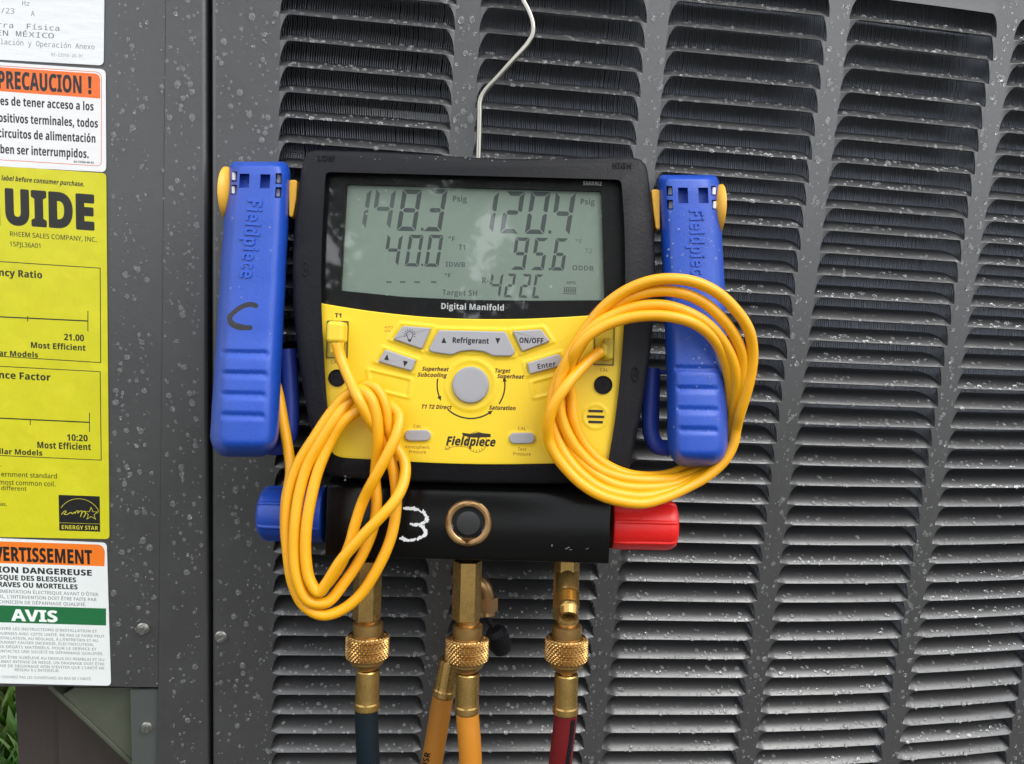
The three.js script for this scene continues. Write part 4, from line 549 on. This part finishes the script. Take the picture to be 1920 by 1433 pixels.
{
  // moulded plastic with faint scuffs; the left clamp carries a letter C drawn with a marker
  const skin = (seed, mark) => { const [c, x] = canvasOf(780, 1893, '#f2f2f4'), r = rng(seed), k = 780 * K / 0.07; for (let i = 0; i < 420; i++) { x.strokeStyle = r() > 0.45 ? `rgba(255,255,255,${0.25 + 0.5 * r()})` : `rgba(120,120,130,${0.10 + 0.25 * r()})`; x.lineWidth = 0.8 + 1.6 * r(); const a = r() * 780, b = r() * 1893, an = r() * 6.28, l = 4 + 40 * r() * r(); x.beginPath(); x.moveTo(a, b); x.lineTo(a + l * Math.cos(an), b + l * Math.sin(an)); x.stroke(); } for (let i = 0; i < 900; i++) { x.fillStyle = `rgba(90,90,100,${0.06 + 0.16 * r()})`; x.beginPath(); x.arc(r() * 780, r() * 1893, 0.8 + 2.4 * r(), 0, 6.3); x.fill(); }
    if (mark) { const o = L(470, 585, 12.5).sub(L(470, 585, -10)); x.translate(390 + o.x / 0.07 * 780, 946.5 - o.y / 0.17 * 1893); x.scale(k, k); x.translate(-470, -585); x.strokeStyle = '#15151c'; x.lineCap = 'round'; x.lineWidth = 9; x.beginPath(); x.moveTo(480, 574); x.bezierCurveTo(466, 566, 442, 582, 433, 596); x.bezierCurveTo(428, 606, 442, 616, 472, 614); x.stroke(); x.lineWidth = 11; x.beginPath(); x.moveTo(433, 594); x.bezierCurveTo(430, 604, 440, 612, 458, 614); x.stroke(); }
    return canvasTex(c); };
  const clampA = makeClamp('blue plastic pipe clamp marked C on the left of the gauge', {
    mid: [470, 585], back: -24, map: skin(61, true),
    prof: [[303, 430, 541, 7], [330, 427, 545, 8], [420, 419, 541, 9.5], [520, 412, 536, 11], [620, 406, 531, 13], [700, 401, 527, 16], [780, 396, 524, 18], [830, 393, 522, 18], [857, 393, 521, 17]],
    grooves: [[662, 412, 505], [701, 414, 503], [740, 412, 500], [779, 411, 498]], windows: [[449, 467, 326, 352, 3.6], [488, 506, 327, 353, 3.6], [435, 444, 322, 341, 5.5], [434, 443, 347, 365, 5.5], [517, 528, 325, 345, 5.5], [516, 527, 351, 371, 5.5]],
    pads: [[439.5, 331.5, 7, 15], [438.5, 357, 7, 14], [523, 336, 8, 16], [522, 362, 8, 15]], text: [467, 375, 520], lean: -0.05,
    rear: [[540, 655, -12], [544, 720, -12], [545, 780, -12], [540, 822, -12], [526, 838, -13], [505, 838, -15]], ribs: [[536, 680, -14, 26, 10, 0.008], [538, 745, -20, 16, 190, 0.012]],
    caps: [[425, 364, 24, 51, -1]], straps: [[[[541, 337], [557, 337], [555, 375], [548, 408], [541, 405]], -16, 0]],
  });
  const clampB = makeClamp('blue plastic pipe clamp beaded with rain on the right of the gauge', {
    mid: [1300, 605], back: -26, map: skin(62, false),
    prof: [[328, 1232, 1347, 6], [360, 1234, 1350, 7], [440, 1239, 1354, 7.5], [540, 1243, 1359, 8], [640, 1247, 1362, 10], [720, 1250, 1365, 12], [800, 1251, 1366, 14], [850, 1252, 1365, 14], [875, 1253, 1364, 13]],
    grooves: [[691, 1262, 1352], [729, 1267, 1351], [768, 1269, 1351], [806, 1271, 1349]], windows: [[1272, 1290, 352, 381, 3.6], [1310, 1328, 352, 381, 3.6], [1250, 1261, 349, 367, 5.5], [1251, 1262, 375, 393, 5.5], [1334, 1343, 349, 367, 5.5], [1335, 1344, 375, 393, 5.5]],
    pads: [[1256.5, 359, 8, 14], [1257.5, 385, 8, 14], [1338, 359, 7, 14], [1339, 385, 7, 14]], text: [1305, 394, 530], lean: 0.05,
    rear: [[1222, 690, -14], [1219, 750, -14], [1220, 810, -14], [1232, 836, -14], [1255, 842, -16]], ribs: [[1236, 698, -18, 28, 10, 0.008], [1226, 770, -24, 16, 150, 0.012]],
    caps: [[1350, 394, 24, 48, 1]], straps: [[[[1221, 355], [1238, 355], [1238, 430], [1230, 430], [1225, 395]], -16, 0]],
  });
}

// ---------------------------------------------------------------- coiled sensor leads
function lead(label, u, v, pts, sc, off, plug, cAdd = 4) {
  const t = devThing('sensor_cable', label, 'cable', u, v, 8);
  const cc = new THREE.CatmullRomCurve3(pts.map(([a, b, c]) => t.l(a / sc + off[0], b / sc + off[1], c + cAdd)), false, 'centripetal');
  mesh('cord', metreUV(new THREE.TubeGeometry(cc, pts.length * 14, 0.00268, 16)), M.cable, t);
  plug(t); return t;
}
lead('thick yellow sensor lead in a long narrow coil at the left of the gauge', 640, 940, [
  [400, 12, 6], [420, 80, 6], [465, 190, 9], [515, 295, 13], [565, 390, 11], [620, 480, 6], [670, 590, 4], [695, 720, 4], [695, 850, 4], [670, 980, 5], [610, 1120, 6], [520, 1260, 6], [420, 1340, 7], [330, 1362, 8], [240, 1315, 8], [185, 1210, 8], [160, 1070, 8], [152, 900, 8], [165, 750, 8], [210, 610, 8], [290, 480, 8], [370, 360, 7], [440, 280, 7], [510, 238, 9], [565, 275, 12], [597, 360, 12], [607, 480, 10], [600, 590, 6], [592, 690, 3], [600, 800, 3], [585, 920, 3], [530, 1060, 4], [440, 1200, 6], [350, 1300, 9], [260, 1290, 11], [205, 1180, 12], [190, 1040, 12], [195, 900, 12], [215, 760, 11], [255, 620, 10], [320, 500, 10], [390, 390, 9], [460, 300, 6], [530, 225, 5], [590, 228, 7], [640, 310, 8], [662, 430, 7], [695, 520, 5], [740, 605, 7], [735, 700, 11], [690, 795, 15], [610, 885, 17], [510, 990, 17], [420, 1095, 16], [350, 1205, 14], [312, 1250, 13], [268, 1190, 13], [247, 1070, 13], [250, 930, 13], [272, 790, 12], [310, 640, 10], [370, 500, 8], [440, 395, 8], [520, 340, 6], [590, 310, 4], [660, 315, 5], [712, 368, 8], [700, 460, 12], [650, 570, 14], [585, 690, 13], [530, 800, 9], [490, 920, 8], [466, 1010, 8], [415, 1120, 7], [330, 1230, 5], [250, 1260, 3], [180, 1130, 2], [150, 980, 1], [150, 800, 0], [172, 650, -4], [160, 540, -6], [135, 400, -7], [112, 270, -8], [88, 180, -9]], 2.653, [480, 640],
  (t) => { const p = t.l(632, 624, 7), q = t.l(632, 650, 7); mesh('plug', [new RoundedBoxGeometry(32 * K, 40 * K, 0.011, 4, 0.0022).translate(p.x, p.y, p.z), new THREE.CylinderGeometry(0.0036, 0.0031, 0.006, 18).translate(q.x, q.y, q.z + 0.001)], M.plug, t); });
lead('yellow sensor lead wound in a wide round coil over the right clamp', 1225, 720, [
  [462, 492, 8], [395, 540, 9], [305, 635, 14], [232, 728, 17], [176, 820, 17], [150, 920, 15], [152, 1010, 12], [192, 1100, 11], [262, 1190, 11], [352, 1275, 12], [460, 1338, 13], [580, 1372, 13], [700, 1382, 11], [820, 1352, 6], [950, 1295, 0], [1080, 1222, -3], [1180, 1130, -4], [1232, 1030, -4], [1246, 950, -3], [1268, 860, 2], [1305, 740, 6], [1335, 610, 9], [1343, 490, 12], [1320, 370, 16], [1250, 260, 19], [1140, 155, 21], [1010, 92, 22], [870, 72, 22], [740, 86, 20], [600, 142, 17], [480, 230, 14], [390, 335, 11], [320, 435, 10], [262, 545, 9], [205, 660, 8], [172, 780, 8], [172, 900, 8], [205, 1015, 8], [262, 1120, 9], [340, 1210, 10], [445, 1288, 10], [565, 1328, 9], [700, 1342, 7], [850, 1312, 2], [1000, 1252, -4], [1120, 1175, -8], [1200, 1060, -9], [1215, 940, -7], [1242, 800, 0], [1278, 680, 6], [1285, 540, 10], [1240, 410, 14], [1160, 300, 17], [1060, 212, 18], [940, 158, 19], [820, 142, 18], [700, 158, 16], [570, 210, 13], [470, 292, 10], [380, 400, 8], [312, 510, 6], [258, 640, 5], [228, 780, 5], [232, 900, 5], [262, 1020, 6], [335, 1130, 7], [435, 1220, 7], [560, 1278, 6], [720, 1292, 3], [900, 1268, -2], [1060, 1205, -9], [1170, 1090, -13], [1212, 960, -9], [1232, 820, -1], [1248, 680, 6], [1225, 550, 11], [1160, 425, 15], [1070, 330, 18], [960, 266, 19], [830, 228, 18], [700, 230, 17], [570, 265, 15], [450, 326, 15], [350, 414, 15], [275, 520, 15], [225, 640, 13], [205, 760, 12], [225, 880, 10], [265, 980, 9], [330, 1080, 8], [440, 1180, 7], [600, 1236, 4], [800, 1246, 0], [960, 1222, -8], [1090, 1150, -14], [1175, 1030, -13], [1205, 900, -7], [1212, 770, -1], [1205, 640, 6], [1165, 505, 12], [1095, 400, 17], [1000, 332, 20], [880, 296, 21], [750, 286, 20], [610, 302, 19], [480, 345, 19], [370, 415, 19], [300, 505, 17], [270, 620, 11], [285, 760, 7], [300, 900, 6], [350, 1020, 4], [460, 1140, 3], [620, 1215, 0], [800, 1225, -6], [930, 1185, -14], [1030, 1110, -22], [1070, 1040, -26]], 3.115, [980, 500],
  (t) => { const p = t.l(1138, 655, 6), q = t.l(1130, 658, 8); mesh('plug', [new RoundedBoxGeometry(22 * K, 42 * K, 0.009, 4, 0.002).translate(p.x, p.y, p.z), new RoundedBoxGeometry(16 * K, 26 * K, 0.011, 4, 0.002).translate(q.x, q.y, q.z)], M.plugDull, t); });

// ---------------------------------------------------------------- refrigerant hoses with knurled nuts
function knurl(r, len) {
  const nu = 240, nv = 44, pos = [], idx = [], tri = (x) => 1 - Math.abs(((x % 1) + 1) % 1 * 2 - 1), na = 30, nb = 5.2;
  for (let j = 0; j <= nv; j++) for (let i = 0; i <= nu; i++) { const a = i / nu, y = j / nv, q = Math.min(tri(a * na + y * nb), tri(a * na - y * nb)), e = Math.min(1, y * 9, (1 - y) * 9); const rr = r - 0.0003 + (q * 0.0013 - 0.0003) * e - (1 - e) * 0.0007; pos.push(rr * Math.sin(a * 6.28318), (y - 0.5) * len, rr * Math.cos(a * 6.28318)); }
  for (let j = 0; j < nv; j++) for (let i = 0; i < nu; i++) { const k = j * (nu + 1) + i, m = k + nu + 1; idx.push(k, k + 1, m + 1, k, m + 1, m); }
  const g = new THREE.BufferGeometry(); g.setAttribute('position', new THREE.Float32BufferAttribute(pos, 3)); g.setIndex(idx); g.computeVertexNormals(); const f = g.toNonIndexed(); f.computeVertexNormals(); return metreUV(f);
}
const kr = 39 * K * 1.05, knurlGeo = knurl(kr, 0.0126);
const nutGeo = metreUV(crispLathe([[0.0036, -0.0116], [0.0060, -0.0112], [0.0082, -0.0088], [0.0090, -0.0076], [0.0090, -0.0064], [0.0086, -0.0062], [0.0086, 0.0062], [0.0078, 0.0064], [0.0078, 0.0078], [0.0078, 0.0122], [0.0072, 0.0128], [0.0052, 0.0131], [0.0052, 0.0142], [0.0060, 0.0146], [0.0060, 0.0162], [0.0048, 0.0170]], 44));
const ferGeo = metreUV(crispLathe([[0.0030, 0.0106], [0.0057, 0.0104], [0.0062, 0.0098], [0.0062, -0.0045], [0.0063, -0.0062], [0.0067, -0.0070], [0.0067, -0.0098], [0.0064, -0.0104], [0.0050, -0.0105]], 40));
function hose(label, path, mat, c, opts = {}) {                    // path: nut, ferrule, then the hose's course
  const [nu, fe, ...rest] = path, t = devThing('refrigerant_hose', label, 'hose', nu[0], nu[1], c);
  if (!opts.hidden) { const k = mesh('knurled_nut', knurlGeo, M.brass, t); const b = mesh('nut_collar', nutGeo, M.brass, t); const p = t.l(nu[0], nu[1], c); k.position.copy(p); b.position.copy(p); }
  const f = mesh('ferrule', ferGeo, M.brassPale, t), fp = t.l(fe[0], fe[1], c); f.position.copy(fp);
  const pts = rest.map(([u, v, cc = c]) => t.l(u, v, cc)); f.rotation.z = opts.tilt ?? 0;
  const neckTop = t.l(nu[0], nu[1] + 40, c), neck = new THREE.TubeGeometry(new THREE.CatmullRomCurve3([neckTop, fp]), 6, 0.0036, 20); mesh('neck', neck, M.brass, t);
  mesh('rubber_tube', metreUV(new THREE.TubeGeometry(new THREE.CatmullRomCurve3(pts), 60, 0.0060, 22)), mat, t);
  return t;
}
hose('dark blue-green hose with brass nut under the left coil', [[689, 1212], [689, 1292], [687, 1327], [687, 1345], [689, 1400], [692, 1480, -22], [700, 1600, -35], [715, 1760, -60]], M.hoseTeal, -20);
hose('orange-yellow hose with brass nut at the middle port', [[876, 1217], [876, 1298], [876, 1330], [877, 1348], [881, 1400], [884, 1480, -22], [888, 1620, -35], [890, 1780, -60]], M.hoseYellow, -20);
hose('dark red hose with brass nut at the right port', [[1062, 1217], [1061, 1300], [1061, 1333], [1060, 1350], [1054, 1400], [1047, 1470, -22], [1035, 1600, -35], [1025, 1760, -60]], M.hoseRed, -20);
{ const t = hose('brownish yellow hose hanging behind the middle hose', [[846, 1180], [838, 1270], [834, 1290], [829, 1315], [820, 1370], [809, 1435], [790, 1560], [770, 1750, -80]], M.hoseBrown, -48, { hidden: true, tilt: -0.16 });
  const p = t.l(801, 1415, -48), g = words('USR', 12 * K * 1.1, 0.00006); g.rotateZ(Math.PI / 2 - 0.2); g.translate(p.x, p.y, p.z + 0.00602); mesh('lettering', g, M.printDark, t); }
{ const pts = [[1074, 1350, -15.2], [1070, 1385, -15.2], [1065, 1420, -15.2], [1061, 1450, -16]], host = scene.children.find((o) => o.userData.label?.startsWith('dark red hose')); mesh('print_stripe', new THREE.TubeGeometry(new THREE.CatmullRomCurve3(pts.map((q) => host.l(...q))), 12, 0.0013, 10), M.printDark, host); }

// ---------------------------------------------------------------- rain drops
{
  const dome = (() => { const pr = []; for (let i = 0; i <= 5; i++) { const a = i / 5 * Math.PI / 2; pr.push([Math.cos(a), Math.sin(a) * 0.5]); } pr.unshift([0, -0.02], [0.97, -0.02]); const g = lathe(pr, 12); g.rotateX(Math.PI / 2); return g; })();
  const m = new THREE.Matrix4(), q = new THREE.Quaternion(), q2 = new THREE.Quaternion(), Zv = V3(0, 0, 1);
  const place = (list, name, label, mat) => { const im = new THREE.InstancedMesh(dome, mat, list.length); list.forEach(([p, n, r, st, hi = 1], i) => { q.setFromUnitVectors(Zv, n); m.compose(p, q, V3(r, r * st, r * hi)); im.setMatrixAt(i, m); }); im.name = numbered(name); im.userData = { label, category: 'water', kind: 'stuff' }; scene.add(im); };
  const r = rng(77), out = [];
  const size = (big) => { const t = r(); return t < 0.6 ? 0.00028 + 0.00035 * r() : t < 0.91 ? 0.00065 + 0.0005 * r() : 0.0012 + big * r(); };
  // flat metal: side panel, post, strips between the louvers
  const flat = (x0, x1, y0, y1, per, z, skip) => { const k = Math.round((x1 - x0) * (y1 - y0) * 1e4 * per); for (let i = 0; i < k; i++) { const x = x0 + (x1 - x0) * r(), y = y0 + (y1 - y0) * r(), s = size(0.0006); if (skip && skip(x, y, s)) continue; out.push([V3(x, y, z + bendZ(x)), Zv, s, 0.95 + r() * 0.35]); } };
  const yL = onFace(200, 1289).y, edge = (y) => -0.0825 - 0.0065 * (ROW0 - 0.05 - y) / 0.35;
  flat(-0.088, -0.0625, yL + 0.002, ROW0 + 0.02, 4.2, -0.0003, (x, y, s) => x < edge(y) + s + 0.0006); flat(-0.0555, -0.0365, 0.2, ROW0 + 0.02, 4.2, 0.0005);
  flat(-0.0285, 0.0030, 0.22, ROW0 + 0.03, 4.2, 0.0001); for (let c = 0; c < 5; c++) flat(COLX[c][1] + 0.0003, c < 4 ? COLX[c + 1][0] - 0.0003 : 0.54, 0.22, ROW0 + 0.03, 5.5, 0.0001);
  for (const [xl, xr] of COLX) flat(xl, xr, ROW0 + RY + 0.015, ROW0 + 0.045, 4, 0.0001);
  place(out, 'rain_drops', 'small clear rain drops beaded on the flat grey metal beside and between the louvers', M.waterFlat); out.length = 0;
  // slats: mostly along the lower, outer part
  for (const [xl, xr] of COLX) for (let k = 0; k < 40; k++) { const cnt = 30 + Math.floor(r() * 14); for (let i = 0; i < cnt; i++) { const x = xl + 0.004 + (xr - xl - 0.008) * (i + r() * 0.95) / cnt, s = 0.02 + 0.40 * r() ** 1.8; const a = slatPoint(xl, xr, x, s), b = slatPoint(xl, xr, x + 0.0005, s), c = slatPoint(xl, xr, x, s + 0.02); const n = b.sub(a).normalize().cross(c.sub(a).normalize()).normalize(); a.y += ROW0 - k * P; const t = r(), sz = t < 0.3 ? 0.00035 + 0.0002 * r() : t < 0.8 ? 0.0006 + 0.0004 * r() : 0.001 + 0.0006 * r(); out.push([a, n, sz, 1, 1.25]); } }
  const few = [], nz = AZ.clone(); const on = (u, v, c, rr, st = 1) => few.push([worldAt(u, v, D - c / 1000), nz, rr, st]);
  for (let i = 0; i < 34; i++) on(1250 + 100 * r(), 395 + 130 * r(), 9.2, 0.0003 + 0.0006 * r() * r()); for (let i = 0; i < 30; i++) on(1262 + 90 * r(), 620 + 200 * r(), 12.6 + 2 * r(), 0.0003 + 0.0008 * r() * r());
  for (let i = 0; i < 24; i++) on(430 + 90 * r(), 400 + 350 * r(), 14, 0.00022 + 0.0003 * r()); for (let i = 0; i < 40; i++) on(640 + 520 * r(), 889 + 10 * r() + (i % 3), 3.4, 0.0003 + 0.0005 * r() * r(), 0.8);
  for (let i = 0; i < 16; i++) on(650 + 480 * r(), 350 + 220 * r(), -0.3, 0.0003 + 0.0005 * r() * r()); for (let i = 0; i < 24; i++) on(590 + 600 * r(), 293 + 10 * r(), 4, 0.0002 + 0.0003 * r());
  place(few, 'rain_drops', 'few clear rain drops on the blue clamps, the gauge rim and its display', M.waterFlat);
  place(out, 'rain_drops', 'rows of small clear rain drops beaded on the louver slats', M.water);
}

// ---------------------------------------------------------------- ground, grass and the trees that the wet surfaces mirror
{
  const gt = dataTex(512, (x, y) => { const a = nB(x * 64, y * 64), b = nC(x * 256, y * 256), c = nA(x * 8, y * 8); const k = 0.35 + 0.35 * a + 0.35 * b + 0.25 * c; return [0.20 * k + 0.03 * c, 0.21 * k, 0.15 * k]; }, 1, true);
  const g = new THREE.PlaneGeometry(80, 80).rotateX(-Math.PI / 2); const t = scaled(gt, 60);
  mesh('ground', g, new THREE.MeshStandardMaterial({ map: t, roughness: 0.95 }), scene, { kind: 'structure' });
  const blade = new THREE.BufferGeometry(); { const p = [], ix = []; for (let i = 0; i <= 4; i++) { const s = i / 4, w = 0.5 * Math.sin(Math.PI * (0.12 + 0.88 * s)) + 0.02; p.push(-w * 0.3, s, 0.35 * s * s, w * 0.3, s, 0.35 * s * s); } for (let i = 0; i < 4; i++) ix.push(i * 2, i * 2 + 1, i * 2 + 3, i * 2, i * 2 + 3, i * 2 + 2); blade.setAttribute('position', new THREE.Float32BufferAttribute(p, 3)); blade.setIndex(ix); blade.computeVertexNormals(); }
  const r = rng(51), N = 22000, im = new THREE.InstancedMesh(blade, new THREE.MeshPhysicalMaterial({ color: lin(0.10, 0.20, 0.03), roughness: 0.5, transmission: 0.3, thickness: 0, side: THREE.DoubleSide }), N), m = new THREE.Matrix4(), e = new THREE.Euler(), q = new THREE.Quaternion();
  for (let i = 0; i < N; i++) { const x = -1.1 + 1.0 * r(), z = -1.6 + 1.35 * r(), s = 0.022 + 0.035 * r(); e.set((r() - 0.5) * 0.9, r() * 6.28, (r() - 0.5) * 0.9); m.compose(V3(x, -0.004, z), q.setFromEuler(e), V3(s * 0.8, s, s)); im.setMatrixAt(i, m); im.setColorAt(i, lin(0.6 + 0.6 * r(), 0.7 + 0.5 * r(), 0.5 + 0.5 * r())); }
  im.name = 'grass'; im.userData = { label: 'bright green grass seen past the lower left corner of the cabinet', category: 'grass', kind: 'stuff' }; scene.add(im);
}
function tree(label, x, z, h, spread, leaves, seed) {
  const t = new THREE.Group(); t.name = numbered('tree'); t.position.set(x, 0, z); t.userData = { label, category: 'tree' }; scene.add(t);
  const r = rng(seed), parts = [], tips = [];
  const limb = (a, dir, len, rad, lvl) => { const pts = [a.clone()], d = dir.clone(); let p = a.clone(); for (let i = 0; i < 5; i++) { d.add(V3((r() - 0.5) * 0.35, 0.06 + (r() - 0.5) * 0.2, (r() - 0.5) * 0.35)).normalize(); p = p.clone().addScaledVector(d, len / 5); pts.push(p); } const cc = new THREE.CatmullRomCurve3(pts), g = new THREE.TubeGeometry(cc, 10, 1, 7), P3 = g.attributes.position; for (let i = 0; i < P3.count; i++) { const f = Math.floor(i / 8) / 10, c = cc.getPoint(Math.min(1, f)), k = rad * (1 - 0.6 * f); P3.setXYZ(i, c.x + (P3.getX(i) - c.x) * k, c.y + (P3.getY(i) - c.y) * k, c.z + (P3.getZ(i) - c.z) * k); } g.computeVertexNormals(); parts.push(g);
    if (lvl < 3) for (let i = 0; i < (lvl ? 4 : 8); i++) { const f = 0.3 + 0.7 * r(), q = cc.getPoint(f), az = r() * 6.28; limb(q, V3(Math.cos(az), 0.35 + r() * 0.7, Math.sin(az)).normalize(), len * (0.45 + 0.2 * r()) * (lvl ? 1 : spread), rad * 0.42, lvl + 1); } else for (let i = 1; i <= 5; i++) tips.push(cc.getPoint(i / 5)); };
  limb(V3(0, -0.05, 0), V3(0.05, 1, 0).normalize(), h * 0.6, h * 0.024, 0);
  mesh('trunk', parts, new THREE.MeshStandardMaterial({ color: lin(0.10, 0.08, 0.065), roughness: 0.9 }), t);
  const leaf = new THREE.CircleGeometry(1, 6).scale(0.6, 1, 1), im = new THREE.InstancedMesh(leaf, new THREE.MeshPhysicalMaterial({ color: lin(0.045, 0.07, 0.025), roughness: 0.6, transmission: 0.3, thickness: 0, side: THREE.DoubleSide }), leaves), m = new THREE.Matrix4(), q = new THREE.Quaternion(), e = new THREE.Euler();
  for (let i = 0; i < leaves; i++) { const b = tips[Math.floor(r() * tips.length)]; e.set(r() * 6, r() * 6, r() * 6); const s = h * (0.008 + 0.011 * r()); m.compose(V3(b.x + (r() - 0.5) * h * 0.07, b.y + (r() - 0.5) * h * 0.07, b.z + (r() - 0.5) * h * 0.07), q.setFromEuler(e), V3(s, s, s)); im.setMatrixAt(i, m); im.setColorAt(i, lin(0.6 + 0.6 * r(), 0.7 + 0.5 * r(), 0.6 + 0.4 * r())); }
  im.name = 'crown'; im.userData = { kind: 'stuff' }; im.castShadow = true; t.add(im); return t;
}
tree('wide tree with thin branches mirrored in the left of the display glass', -1.75, 6.2, 4.4, 1.0, 7500, 3);
tree('tall leafy tree mirrored in the right of the display glass', -0.35, 8.6, 5.4, 1.0, 20000, 8);

renderer.render(scene, camera);
